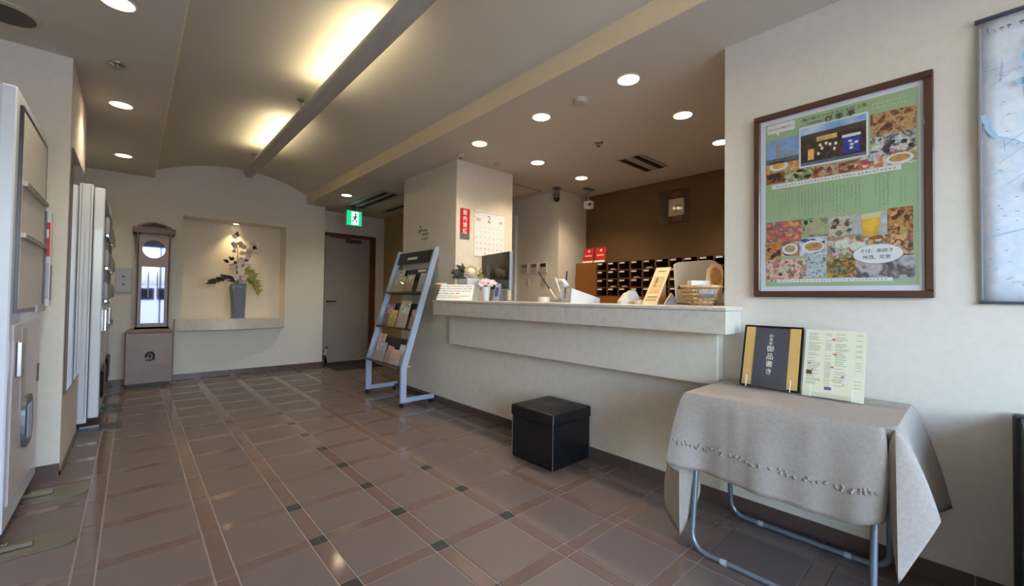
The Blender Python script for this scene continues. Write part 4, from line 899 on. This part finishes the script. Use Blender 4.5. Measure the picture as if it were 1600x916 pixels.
rect(Mm, .118, 1.95, .138, 1.972, .026, rv); rect(Mm, .145, 1.55, .165, 1.59, .026, rv)
for _ in range(60):
    a, b = rg.uniform(.03, .5), rg.uniform(1.2, 2.12); L = rg.uniform(.03, .12); q = rg.choice((0, .1, 1.5, 1.6, .7)); band([(a, b), (a + L * math.cos(q), b + L * math.sin(q))], .0022, rd)
for _ in range(150): a, b = rg.uniform(.035, .55), rg.uniform(1.17, 2.12); rect(Mm, a, b, a + rg.uniform(.003, .012), b + .002, .0265, dk)
for k, a in enumerate((.046, .062, .078, .096, .126, .160)):
    rect(Mm, a, 2.178, a + (.003, .004, .011, .010, .012, .012)[k], 2.178 + (.014, .004, .005, .008, .008, .012)[k], .0265, dk); rect(Mm, a + .003, 2.170, a + .006, 2.176, .0265, dk)
rv.build('river_print', mat('map_river', (160, 200, 226), .4), mp); rd.build('road_print', mat('map_road', (168, 174, 196), .4), mp); dk.build('lettering', mat('map_ink', (96, 104, 124), .5), mp)
rect(Mm, .028, 1.15, .030, 2.20, .0262).build('border_line', mat('map_road', (168, 174, 196), .4), mp)

# black stand at the right edge, standing in front of the wall
bk = thing('display_stand', (2.33, -.32, 0), 'black upright display stand cut off by the right edge of the picture', 'stand')
MB().box(2.395, 2.435, -.55, -.098, .06, .728, bev=.006).build('side_panel', mat('stand_grey', (58, 60, 66), .35), bk)
MB().box(1.93, 2.40, -.55, -.115, .06, .72, bev=.004).build('body', BLACK, bk)  # body made deeper, out of view, to enlarge its shadow on the wall
MB().box(1.92, 2.44, -.56, -.094, 0, .06, bev=.006).build('base', BLACK, bk)

# ------------------------------------------------------------------ column: calendar, red sign, wall sticker
Mc = frame_matrix((0, 3.568, 0), (1, 0, 0), (0, 0, 1))
cal = thing('wall_calendar', (2.895, 3.56, 1.575), 'white February wall calendar on the column', 'calendar')
MB().box(2.685, 3.105, 1.575, 2.065, .002, .005, M=Mc).build('sheet', mat('calendar_white', (236, 234, 236), .5), cal)
MB().box(2.68, 3.11, 2.058, 2.07, .001, .010, M=Mc).build('binding', WHITE, cal)
ct_ = text_mb('2', .105, Mc @ Matrix.Translation((2.885, 1.955, .0056)))
ct_.build('month_number', mat('cal_ink', (90, 88, 88), .5), cal)
dm = MB()
for k in range(28): text_mb(str(k + 1), .030, Mc @ Matrix.Translation((2.715 + .058 * (k % 7), 1.835 - .062 * (k // 7), .0056)), dm)
dm.build('dates', mat('cal_grey', (130, 126, 126), .5), cal)
sm = MB(); rect(Mc, 2.70, 2.035, 2.745, 2.042, .0056, sm); rect(Mc, 2.705, 1.955, 2.765, 1.99, .0056, sm); rect(Mc, 3.02, 1.955, 3.08, 1.985, .0056, sm); rect(Mc, 2.82, 1.598, 2.84, 1.618, .0056, sm); rect(Mc, 2.87, 1.60, 2.91, 1.612, .0056, sm)
for k in range(7): rect(Mc, 2.707 + .058 * k, 1.885, 2.723 + .058 * k, 1.893, .0056, sm)
sm.build('small_print', mat('cal_pale', (196, 194, 198), .5), cal)
rs = thing('red_notice', (2.56, 3.56, 1.745), 'narrow red notice with white vertical writing on the column beside the calendar', 'sign')
MB().box(2.50, 2.622, 1.74, 2.062, .001, .003, M=Mc).build('card', mat('notice_red', (190, 26, 30), .4), rs)
rect(Mc, 2.50, 1.74, 2.622, 1.808, .0036).build('grey_foot', mat('notice_grey', (110, 104, 108), .4), rs)
text_mb('館内禁煙', .058, Mc @ Matrix.Translation((2.562, 2.000, .0038)), vertical=True, bold=.0008).build('lettering', PAPER, rs)
ws = thing('wall_sticker', (W - .003, 4.21, 1.75), 'small clear sticker with dark blue print on the column above the brochure rack', 'sticker')
Mw = frame_matrix((W, 0, 0), (0, -1, 0), (0, 0, 1))
kb = MB()
for a, b, ra, rb in ((-4.30, 1.885, .016, .026), (-4.262, 1.905, .012, .02), (-4.285, 1.938, .010, .016)): ell(Mw, a, b, ra, rb, .0012, kb, 12)
for k in range(5): rect(Mw, -4.235 + .022 * k, 1.875, -4.222 + .022 * k, 1.90, .0012, kb)
for k in range(8): rect(Mw, -4.25 + .018 * k, 1.835, -4.238 + .018 * k, 1.858, .0012, kb)
for k in range(9): rect(Mw, -4.26 + .017 * k, 1.785, -4.249 + .017 * k, 1.802, .0012, kb)
kb.build('print', mat('sticker_navy', (64, 62, 92), .5), ws)

# ------------------------------------------------------------------ office: key cabinet, wall pieces
OAK = mat('cabinet_oak', (134, 82, 30), .45, var=.08, vs_=5); OAKD = mat('cabinet_oak_dark', (104, 66, 34), .45, var=.1, vs_=6); HOLE = mat('pigeonhole_dark', (40, 24, 16), .7)
kc = thing('key_cabinet', (4.53, 2.4, 0), 'oak key cabinet with rows of small pigeonholes along the brown wall', 'cabinet')
KX, KZ0, KZ1 = 4.40, 1.165, 1.605
cols = [3.235 - .1625 * k for k in range(12)]
MB().box(KX, 4.69, cols[-1], 3.575, 0, KZ0, bev=.003).build('lower_body', OAK, kc)
MB().box(KX, 4.69, 3.245, 3.575, KZ0, KZ1, bev=.003).build('blank_panel', OAK, kc)
MB().box(KX + .0, 4.69, cols[-1], 3.245, KZ1 - .012, KZ1).build('top_board', OAKD, kc); MB().box(4.66, 4.69, cols[-1], 3.245, KZ0, KZ1 - .012).build('back_board', HOLE, kc)
for y in cols: MB().box(KX, 4.66, y - .008, y + .008, KZ0, KZ1 - .012).build('divider', OAKD, kc)
rh = (KZ1 - KZ0 - .012) / 4
KEY = mat('key_tag', (206, 184, 140), .35)
for r_ in range(4):
    z = KZ0 + rh * r_
    MB().box(KX, 4.66, cols[-1], 3.245, z, z + .010).build('shelf', OAKD, kc)
    for k in range(len(cols) - 1):
        MB().box(KX - .003, KX, cols[k] - .085, cols[k] - .018, z + rh - .026, z + rh - .008).build('number_tag', mat('tag_white', (226, 220, 210), .5), kc)
for n_, (k, r_) in enumerate(((1, 3), (4, 3), (3, 2), (1, 1), (2, 1))):
    z = KZ0 + rh * r_ + .012; y = cols[k] - .075
    lb = ['room key with cream tag in the top row, second pigeonhole from the blank panel', 'room key with cream tag in the top row, fifth pigeonhole from the blank panel', 'room key with cream tag in the second row from the top', 'room key with cream tag in the third row, left of another key', 'room key with cream tag in the third row, right of another key'][n_]
    t = thing('room_key', (4.42, y, z), lb, 'key', 'room keys in the pigeonholes')
    MB().prism([(-.05, -.016), (.03, -.020), (.05, 0), (.03, .020), (-.05, .016)], .014, Matrix.Translation((4.42, y, z)) @ Matrix.Rotation(math.radians(60), 4, 'Z')).build('fob', KEY, t)
    MB().tube([(4.44, y + .035, z + .008), (4.47, y + .075, z + .008)], .004, 6).build('key_blade', CHROME, t)
for y, lb in ((3.40, 'left one of two red cards standing on the key cabinet'), (3.21, 'right one of two red cards standing on the key cabinet')):
    t = thing('red_card', (4.44, y, KZ1), lb, 'card', 'red cards on the key cabinet')
    Mk = frame_matrix((4.43, y + .082, KZ1), (0, -1, 0), (.035, 0, .195))
    MB().box(0, .164, 0, .195, 0, .004, M=Mk).build('card', mat('card_red', (188, 40, 34), .45), t)
    MB().box(0, .164, 0, .022, .004, .012, M=Mk).build('white_foot', PAPER, t)
    km = ell(Mk, .085, .158, .018, .018, .0046, seg=14)
    for q in range(6): rect(Mk, .028 + .019 * q, .085, .042 + .019 * q, .103, .0046, km)
    km.build('print', mat('card_print', (240, 196, 180), .5), t)
wf = thing('wall_clock', (4.68, 2.33, 2.02), 'square clear acrylic wall clock with pale face on the brown wall', 'clock')
Mo = frame_matrix((4.699, 0, 0), (0, -1, 0), (0, 0, 1))
MB().box(-2.53, -2.16, 2.03, 2.43, .016, .022, M=Mo, bev=.002).build('acrylic_plate', glass('smoked_acrylic', (.80, .78, .76)), wf)
MB().box(-2.405, -2.218, 2.115, 2.315, .004, .034, M=Mo, bev=.004).build('face', mat('clock_face', (196, 186, 160), .08, coat=.5), wf)
MB().box(-2.316, -2.308, 2.15, 2.23, .034, .037, M=Mo).box(-2.316, -2.25, 2.228, 2.236, .034, .037, M=Mo).build('hands', mat('hand_dark', (60, 44, 34), .4), wf)
MB().box(-2.36, -2.25, 2.315, 2.40, .022, .026, M=Mo, bev=.002).box(-2.36, -2.24, 2.05, 2.115, .022, .026, M=Mo, bev=.002).build('ornament', mat('copper_ornament', (116, 66, 38), .35, metal=.4), wf)
for a, b in ((-2.515, 2.3), (-2.515, 2.22), (-2.515, 2.12), (-2.31, 2.385), (-2.31, 2.075)): MB().ball(Mo @ Vector((a, b, .028)), .008, 8, 6).build('stud', CHROME, wf, smooth=True)
Mq = frame_matrix((4.12, 0, 0), (0, -1, 0), (0, 0, 1))
for k, (y, dkc) in enumerate(((4.26, (150, 142, 128)), (4.075, (120, 112, 100)), (3.90, (52, 48, 44)))):
    t = thing('wall_controller', (4.11, y, 1.475), ['leftmost of three small wall controllers behind the counter, grey screen', 'middle one of three small wall controllers behind the counter', 'rightmost of three small wall controllers behind the counter, dark screen'][k], 'controller', 'wall controllers')
    MB().box(-y - .068, -y + .068, 1.475, 1.62, 0, .018, M=Mq, bev=.004).build('case', mat('controller_case', (206, 198, 182), .45), t)
    rect(Mq, -y - .05, 1.555, -y + .05, 1.605, .0186).build('screen', mat('screen_%d' % k, dkc, .25), t)
    rect(Mq, -y - .05, 1.495, -y + .05, 1.54, .0186).build('button_pad', mat('controller_pad', (184, 174, 156), .5), t)
for k, (y, lb) in enumerate(((4.20, 'narrow light switch plate below the left wall controller'), (3.90, 'wide light switch plate below the right wall controller'))):
    t = thing('switch_plate', (4.11, y, 1.29), lb, 'switch plate'); d = .03 if k == 0 else .055
    MB().box(-y - d, -y + d, 1.29, 1.42, 0, .008, M=Mq, bev=.003).build('plate', mat('controller_case', (206, 198, 182), .45), t)
    MB().box(-y - d * .5, -y + d * .5, 1.32, 1.39, .008, .012, M=Mq).build('rocker', mat('controller_pad', (184, 174, 156), .5), t)

# ------------------------------------------------------------------ things on the counter
CV = Vector((R_.x, R_.y, 0)).normalized()              # direction of a card turned to face a guest at the entrance
SL_ = CT + .0005
def faced(x, y, z=SL_, turn=0, lean=0):
    r = Matrix.Rotation(turn, 3, 'Z') @ CV; back = Vector((-r.y, r.x, 0)); u = Vector((0, 0, 1)) * math.cos(lean) + back * math.sin(lean)
    return frame_matrix((x, y, z), r, u)
t = thing('counter_notice', (2.36, 3.42, SL_), 'white slanted notice card with blue and red print at the left end of counter', 'sign')
M = faced(2.33, 3.40, lean=.35) @ Matrix.Diagonal((1.13, 1, 1, 1))
MB().prism([(-.158, 0), (.150, 0), (.168, .165), (-.122, .165)], .004, M).build('card', PAPER, t)
MB().box(-.12, .12, 0, .004, -.06, 0, M=faced(2.33, 3.40)).build('foot', ACRYL, t)
rg = random.Random(4); ik, bl, rd_ = MB(), MB(), MB()
for r_, (b, mbx, s) in enumerate(((.140, ik, .011), (.116, ik, .011), (.092, ik, .011), (.064, bl, .014), (.040, ik, .008), (.022, rd_, .010))):
    a = -.118 + .01 * r_ * -1
    while a < .125 + b * .1:
        w_ = rg.uniform(.5, 1) * s
        tgt = rd_ if (r_ in (2, 3) and -.02 < a < .04) else mbx
        rect(M, a, b, a + w_, b + s * rg.uniform(.6, 1), .0046, tgt); a += s * 1.25
        if r_ == 3 and a > .03 or r_ == 5 and a > .05: break
ik.build('print', mat('notice_ink', (104, 98, 104), .6), t); bl.build('blue_print', mat('notice_blue', (70, 84, 150), .6), t); rd_.build('red_print', mat('notice_redprint', (190, 84, 74), .6), t)
t = thing('orange_dish', (2.30, 3.57, SL_), 'small orange shell-shaped dish behind the notice card', 'dish')
dm_ = MB()
dm_.lathe([(.028, 0), (.030, .09), (.045, .135), (.058, .16), (.052, .165), (.03, .15)], (2.285, 3.575, SL_), 18, sx=1, sy=.9).build('bowl', mat('orange_ceramic', (214, 134, 72), .5, var=.15, vs_=30), t, smooth=40)
MB().lathe([(.060, .155), (.063, .163), (.056, .168)], (2.285, 3.575, SL_), 18, sx=1, sy=.9).build('rim', PAPER, t, smooth=40)
# rose pot
P0 = Vector((2.545, 3.452, SL_))
t = thing('rose_pot', P0, 'white square pot with a big cream rose and dark leaves on the counter', 'flower pot')
MB().add([P0 + Vector((a * s, b * s, z)) for z, s in ((0, .062), (.22, .085)) for a, b in ((-1, -1), (1, -1), (1, 1), (-1, 1))] + [P0 + Vector((a * .076, b * .076, z)) for z in (.22, .15) for a, b in ((-1, -1), (1, -1), (1, 1), (-1, 1))],
         [(3, 2, 1, 0), (0, 1, 5, 4), (1, 2, 6, 5), (2, 3, 7, 6), (3, 0, 4, 7), (4, 5, 9, 8), (5, 6, 10, 9), (6, 7, 11, 10), (7, 4, 8, 11), (8, 9, 13, 12), (9, 10, 14, 13), (10, 11, 15, 14), (11, 8, 12, 15), (12, 13, 14, 15)]).build('pot', mat('pot_white', (226, 232, 238), .3), t)
ROSE = mat('rose_cream', (255, 240, 214), .6)
ax = Vector((-.55, -.75, .35)).normalized(); c0 = P0 + Vector((.0, -.03, .285)); a_ = ax.orthogonal().normalized(); b_ = ax.cross(a_)
for ring, (rr_, n_, up) in enumerate(((.018, 4, .045), (.034, 6, .036), (.050, 8, .020), (.060, 9, .0))):
    for k in range(n_):
        q = 2 * math.pi * k / n_ + ring * .5; d = a_ * math.cos(q) + b_ * math.sin(q); e = ax.cross(d); w_ = rr_ * .75 + .006
        o1 = c0 + d * rr_ * .45; mid = c0 + d * rr_ + ax * up * .6; tip = c0 + d * (rr_ * 1.02) + ax * (up + .012)
        MB().add([o1 + e * w_ * .5, o1 - e * w_ * .5, mid - e * w_, mid + e * w_, tip + e * w_ * .55, tip - e * w_ * .55, mid + d * .006, tip + d * .004], [(0, 1, 6), (1, 2, 6), (0, 6, 3), (3, 6, 7, 4), (6, 2, 5, 7)]).build('petal', ROSE, t)
MB().ball(c0 + ax * .012, (.046, .046, .046), 12, 8).build('rose_heart', ROSE, t, smooth=True)
for k in range(16):
    mb = MB(); q = rnd.uniform(0, 6.28); base = P0 + Vector((0, 0, .22)) - CV * rnd.uniform(.02, .09) + Vector((0, 0, rnd.uniform(0, .10)))
    leaf(base, -CV * rnd.uniform(.3, 1) + Vector((rnd.uniform(-.3, .3), rnd.uniform(-.3, .3), rnd.uniform(-.35, .8))), .11, .028, mb); mb.build('leaf', mat('leaf_dark_green', (36, 42, 28), .5), t)
for k in range(18):
    mb = MB(); base = P0 + Vector((0, 0, .20)) + CV * rnd.uniform(.05, .10) + Vector((0, 0, rnd.uniform(-.05, .10)))
    leaf(base, CV * rnd.uniform(.3, 1) + Vector((rnd.uniform(-.4, .4), rnd.uniform(-.4, .4), rnd.uniform(-1.0, .9))), .10, .012, mb); mb.build('leaf', mat('leaf_olive', (150, 146, 92), .6), t)
# small cup of flowers and a folded card
P1 = Vector((2.50, 3.12, SL_))
t = thing('posy_cup', P1, 'small white cup with a posy of pink and cream flowers beside the monitor', 'flower pot')
MB().lathe([(.028, 0), (.044, .135), (.039, .135), (.030, .09)], P1, 20).build('cup', mat('pot_white', (226, 232, 238), .3), t, smooth=40)
for k in range(12):
    q = k * 2.4; r_ = .012 + .022 * (k % 3); c = P1 + Vector((r_ * math.cos(q) * 1.5, r_ * math.sin(q) * 1.5, .15 + .012 * (k % 4)))
    petals(c, .030, [PET2, mat('petal_lilac', (206, 184, 214), .6), PET][k % 3], t, 6, up=Vector((-.4 + .3 * math.cos(q), -.6, .6)).normalized())
t = thing('folded_card', (2.60, 3.06, SL_), 'blue-grey folded card standing against the monitor foot', 'card')
M = faced(2.575, 3.03, turn=-.5)
MB().add([M @ Vector(p) for p in ((-.035, 0, .05), (.035, 0, .05), (.030, .165, 0), (-.025, .165, 0), (-.035, 0, -.05), (.035, 0, -.05))], [(0, 1, 2, 3), (3, 2, 5, 4)]).build('card', mat('card_bluegrey', (150, 156, 180), .5), t)
rect(M @ Matrix.Rotation(-.295, 4, 'X'), -.02, .03, .02, .12, .049).build('print', mat('card_navy', (70, 70, 110), .5), t)
# monitor
t = thing('monitor', (2.69, 3.20, CT + .0005), 'black desktop monitor with silver edge at the left end of the counter', 'monitor')
def mon(x, y, turn, wd, z0, z1, name_m):
    return faced(x, y, z0, turn), wd, z1 - z0
M, mw, mh = mon(2.675, 3.20, -1.01, .57, 1.205, 1.575, None)
MB().box(-mw / 2, mw / 2, 0, mh, -.03, 0, M=M, bev=.005).build('housing', mat('monitor_silver', (176, 186, 204), .3, metal=.3), t)
rect(M, -mw / 2 + .002, .012, mw / 2 - .016, mh - .004, .0006).build('screen', mat('screen_black', (10, 10, 12), .12), t)
MB().box(-.13, .22, -.100, 0, -.022, -.008, M=M).build('chin', mat('monitor_chin', (168, 160, 148), .4), t)
MB().box(-.11, .15, -.1045, -.094, -.12, .08, M=M, bev=.003).build('foot', mat('monitor_chin', (168, 160, 148), .4), t)
MB().box(-.175, -.10, .05, .26, .001, .0016, M=M).build('painted_reflection', mat('screen_reflection', (74, 76, 84), .2), t)  # grey plate painted on the dark screen as a reflection
# roll of tape
t = thing('tape_roll', (2.50, 2.36, SL_), 'white roll of tape lying on the counter', 'tape')
MB().lathe([(.048, 0), (.048, .042), (.026, .042), (.026, .03)], (2.50, 2.36, SL_), 24).build('roll', mat('tape_white', (238, 236, 224), .4), t, smooth=40)
# pen holder and pens
P2 = Vector((2.42, 2.14, SL_))
t = thing('pen_stand', P2, 'small clear block holding pens on the counter', 'pen stand')
MB().box(P2.x - .05, P2.x + .05, P2.y - .04, P2.y + .04, P2.z, P2.z + .03, bev=.004).build('block', ACRYL, t)
for (d, L, m1_, m2_, lb, off) in (((-.55, .42, 1), .25, BLACK, mat('pen_cream', (236, 226, 204), .4), 'black pen with a white lower half leaning left in the pen stand', (-.02, 0)), ((-.28, .22, 1), .17, mat('pen_cream', (236, 226, 204), .4), CHROME, 'white pen leaning in the pen stand', (.02, -.03)), ((.06, -.05, 1), .21, BLACK, DKBROWN, 'upright dark pen in the pen stand nearest the telephone', (.04, -.035))):
    d = Vector(d).normalized(); b0 = P2 + Vector((off[0], off[1], .031)); tt = thing('pen', b0, lb, 'pen')
    MB().tube([b0, b0 + d * L * .35], [.003, .006], 8).build('grip', m2_, tt); MB().tube([b0 + d * L * .35, b0 + d * L], .0058, 8).build('barrel', m1_, tt)
# telephone
PH_ = mat('phone_white', (206, 208, 216), .35); PHG = mat('phone_grey', (150, 152, 160), .4)
t = thing('telephone', (2.60, 2.10, CT + .0005), 'white desk telephone with its handset on the left on the counter', 'telephone')
M = faced(2.60, 2.10, CT + .0005, turn=.25) @ Matrix.Diagonal((1.22, 1.3, 1.2, 1))
MB().prism([(-.10, 0), (.10, 0), (.10, .028), (-.09, .085)], .19, M @ Matrix(((1, 0, 0, .02), (0, 1, 0, 0), (0, 0, 1, -.10), (0, 0, 0, 1)))).build('base', PH_, t)
kp = MB()
for i in range(3):
    for j in range(4): kp.box(0, .018, 0, .005, 0, .018, M=M @ Matrix.Translation((.01 + .03 * i, .062 - .0088 * i, -.07 + .03 * j)) @ Matrix.Rotation(-.29, 4, 'Z'))
kp.build('keypad', PHG, t)
MB().tube([M @ Vector(p) for p in ((-.105, .095, .085), (-.115, .125, .06), (-.115, .13, -.06), (-.105, .10, -.085))], [.024, .018, .018, .024], 10).build('handset', PH_, t, smooth=True)
MB().tube([M @ Vector((-.12 + .012 * math.sin(k * 1.9), .012 + .008 * math.cos(k * 1.9), .09 - .008 * k)) for k in range(24)], .004, 6).build('cord', PHG, t)
# tape dispenser and small tray
t = thing('tape_dispenser', (2.60, 1.62, SL_), 'cream tape dispenser on the counter in front of the key cabinet', 'tape dispenser')
M = faced(2.57, 1.61, turn=.2)
MB().prism([(-.075, 0), (.075, 0), (.075, .028), (.05, .065), (.005, .085), (-.03, .075), (-.06, .035), (-.075, .025)], .055, M @ Matrix.Translation((0, 0, -.027))).build('body', mat('dispenser_cream', (218, 212, 196), .35), t)
MB().tube([M @ Vector((.012, .062, -.012)), M @ Vector((.012, .062, .034))], .033, 20).build('tape', mat('tape_clear', (196, 200, 200), .2), t)
t = thing('coin_tray', (2.53, 1.50, SL_), 'small round cream tray on the counter beside the tape dispenser', 'tray')
MB().lathe([(.030, 0), (.036, .028), (.033, .028), (.028, .006)], (2.53, 1.51, SL_), 20).build('tray', mat('dispenser_cream', (218, 212, 196), .35), t, smooth=40)
# slanted printed board
M = frame_matrix((2.50, 1.470, SL_), (0, -1, 0), (.19, 0, .255))
t = thing('slanted_notice_board', (2.52, 1.42, SL_), 'long tan printed notice board leaning back on the counter', 'sign')
MB().box(0, .105, 0, .315, -.006, 0, M=M).build('board', mat('tan_board', (222, 192, 146), .5), t)
rect(M, .015, .09, .09, .235, .0008).build('panel', mat('tan_print', (196, 166, 108), .5, var=.12, vs_=40), t)
sp = MB()
for k in range(6): rect(M, .02 + .012 * k, .052, .028 + .012 * k, .066, .0012, sp)
for k in range(7): rect(M, .015 + .011 * k, .03, .022 + .011 * k, .04, .0012, sp)
for k in range(5): rect(M, .025 + .012 * k, .275, .033 + .012 * k, .285, .0012, sp)
ell(M, .04, .20, .008, .03, .0014, sp, 12); rect(M, .03, .15, .05, .16, .0014, sp); rect(M, .036, .16, .042, .18, .0014, sp)
sp.build('print', mat('tan_ink', (120, 92, 56), .6), t)
MB().prism([(0, 0), (.16, 0), (.155, .20)], .02, frame_matrix((2.54, 1.425, SL_), (1, 0, 0), (0, 0, 1))).build('prop', mat('tan_board', (222, 192, 146), .5), t)
t = thing('card_stand', (2.50, 1.29, SL_), 'small blue-grey card stand with a cream card on the counter', 'card')
M = faced(2.50, 1.285, turn=-.2)
MB().prism([(-.02, 0), (.045, 0), (.045, .03), (.020, .072)], .05, M @ Matrix.Translation((0, 0, -.03))).build('stand', mat('stand_bluegrey', (130, 142, 170), .45), t)
MB().add([M @ Vector(p) for p in ((-.024, .002, .024), (.016, .074, .024), (.016, .074, -.032), (-.024, .002, -.032))], [(0, 1, 2, 3)]).build('card', mat('card_cream', (226, 206, 176), .5), t)
# back of the clerk's screen
t = thing('clerk_screen', (2.88, 1.22, CT + .0005), 'silver-grey back of a tilted screen standing behind the basket', 'monitor')
M = faced(2.86, 1.27, CT + .012, turn=.16, lean=.14) @ Matrix.Diagonal((1.12, 1.08, 1, 1))
pts = [(-.125, 0), (.185, 0), (.185, .255)] + [(.185 - .07 * (1 - math.cos(math.radians(a))), .235 + .05 * math.sin(math.radians(a))) for a in (20, 50, 90)] + [(-.10, .262), (-.122, .25)]
MB().prism(pts, .02, M @ Matrix.Translation((0, 0, -.02))).build('back_shell', mat('screen_back', (232, 226, 214), .35), t)
MB().box(-.07, .12, -.022, .004, -.10, .02, M=faced(2.88, 1.27, CT + .0225, turn=.16), bev=.003).build('foot', GREYM, t)
# basket of small things
P3 = Vector((2.475, 1.075, SL_))
WICK = mat('wicker', (206, 172, 124), .6, var=.15, vs_=60); WICKD = mat('wicker_dark', (170, 132, 86), .6, var=.15, vs_=60)
t = thing('wicker_basket', P3, 'woven tan basket at the right end of the counter', 'basket')
nb = 20
for k in range(nb):
    q = 2 * math.pi * k / nb; d = Vector((math.cos(q), math.sin(q), 0))
    MB().tube([P3 + d * .062 + Vector((0, 0, .004)), P3 + d * .085 + Vector((0, 0, .05)), P3 + d * .112 + Vector((0, 0, .105))], .004, 6).build('stake', WICKD, t)
for i in range(9):
    h = .008 + i * .0115; r0 = .062 + .05 * (h / .105) ** 1.1
    MB().tube([P3 + Vector(((r0 + .004 * (1 if (k + i) % 2 else -1)) * math.cos(2 * math.pi * k / nb), (r0 + .004 * (1 if (k + i) % 2 else -1)) * math.sin(2 * math.pi * k / nb), h)) for k in range(nb + 1)], .0062, 6).build('weave', WICK if i % 2 else WICKD, t)
MB().tube([P3 + Vector((.115 * math.cos(2 * math.pi * k / 24), .115 * math.sin(2 * math.pi * k / 24), .110)) for k in range(25)], .008, 8).build('rim', WICK, t)
MB().lathe([(.06, .002), (.062, .006)], P3, 20).build('bottom', WICKD, t)
MB().tube([P3 - CV * .112 + Vector((0, 0, .10)), P3 - CV * .125 + Vector((0, 0, .112)), P3 - CV * .130 + Vector((0, 0, .095))], .006, 8).build('handle', DKBROWN, t)
t = thing('foil_bowl', P3 + Vector((-.03, -.03, .05)), 'crinkled silver foil packet showing in the basket', 'packet')
fm = MB(); seg = 28
for h, r0 in ((0, .034), (.022, .050), (.048, .060)):
    fm.v += [P3 + Vector((-.052 + r0 * (1 + .10 * (k % 2)) * math.cos(2 * math.pi * k / seg), -.055 + r0 * (1 + .10 * (k % 2)) * math.sin(2 * math.pi * k / seg), .045 + h)) for k in range(seg)]
for i in range(2):
    for k in range(seg): fm.f.append((i * seg + k, i * seg + (k + 1) % seg, (i + 1) * seg + (k + 1) % seg, (i + 1) * seg + k))
fm.f.append(tuple(range(seg - 1, -1, -1))); fm.build('foil', mat('foil', (196, 204, 216), .22, metal=.9), t)
t = thing('white_box', P3 + Vector((.02, .02, .10)), 'flat white box lying on top of the basket', 'box')
MB().box(-.055, .055, .0, .035, -.03, .03, M=faced(P3.x + .02, P3.y + .02, P3.z + .112), bev=.002).build('carton', WHITE, t); rect(faced(P3.x + .02, P3.y + .02, P3.z + .112), -.05, .004, .05, .010, .0306).build('stripe', mat('box_grey', (190, 192, 196), .5), t)
t = thing('round_fan', P3 + Vector((.06, -.05, .06)), 'tan round hand fan sticking up from the basket beside the wall edge', 'fan')
M = faced(P3.x + .075, P3.y - .055, P3.z + .06, turn=.1, lean=.1)
MB().prism([(-.058 + (0), .06), (-.045, .155), (-.01, .19), (.04, .19), (.058, .15), (.05, .06), (.02, .02), (-.02, .02)], .004, M).build('leaf_sheet', mat('fan_tan', (214, 180, 132), .5), t)
el_ = ell(M, .008, .115, .036, .055, .0046, seg=20); el_.build('print', mat('fan_print', (184, 132, 92), .5, var=.2, vs_=60), t)
MB().tube([M @ Vector((0, .02, .002)), M @ Vector((0, -.05, .002))], .005, 8).build('handle', WICKD, t)
for k, (dx, cst, lb) in enumerate(((.085, (236, 236, 240), 'white paper strip in the basket by the wall edge'), (.10, (196, 80, 90), 'red paper strip in the basket by the wall edge'))):
    M = faced(P3.x + .02, P3.y - .03, P3.z + .05, lean=.0) @ Matrix.Rotation(-.22, 4, 'Z')
    tag(MB().box(dx - .02, dx - .008, 0, .13, .05, .052, M=M).build('paper_strip', mat('strip_%d' % k, cst, .5)), lb, 'paper')

for o in list(COL.objects):                            # tiny print that cannot be picked apart stays joined
    if o.parent and o.type == 'MESH' and any(k in o.name for k in ('print', 'lettering', 'dates', 'marks', 'cover_lines', 'photo_lights', 'keypad')): o['kind'] = 'stuff'
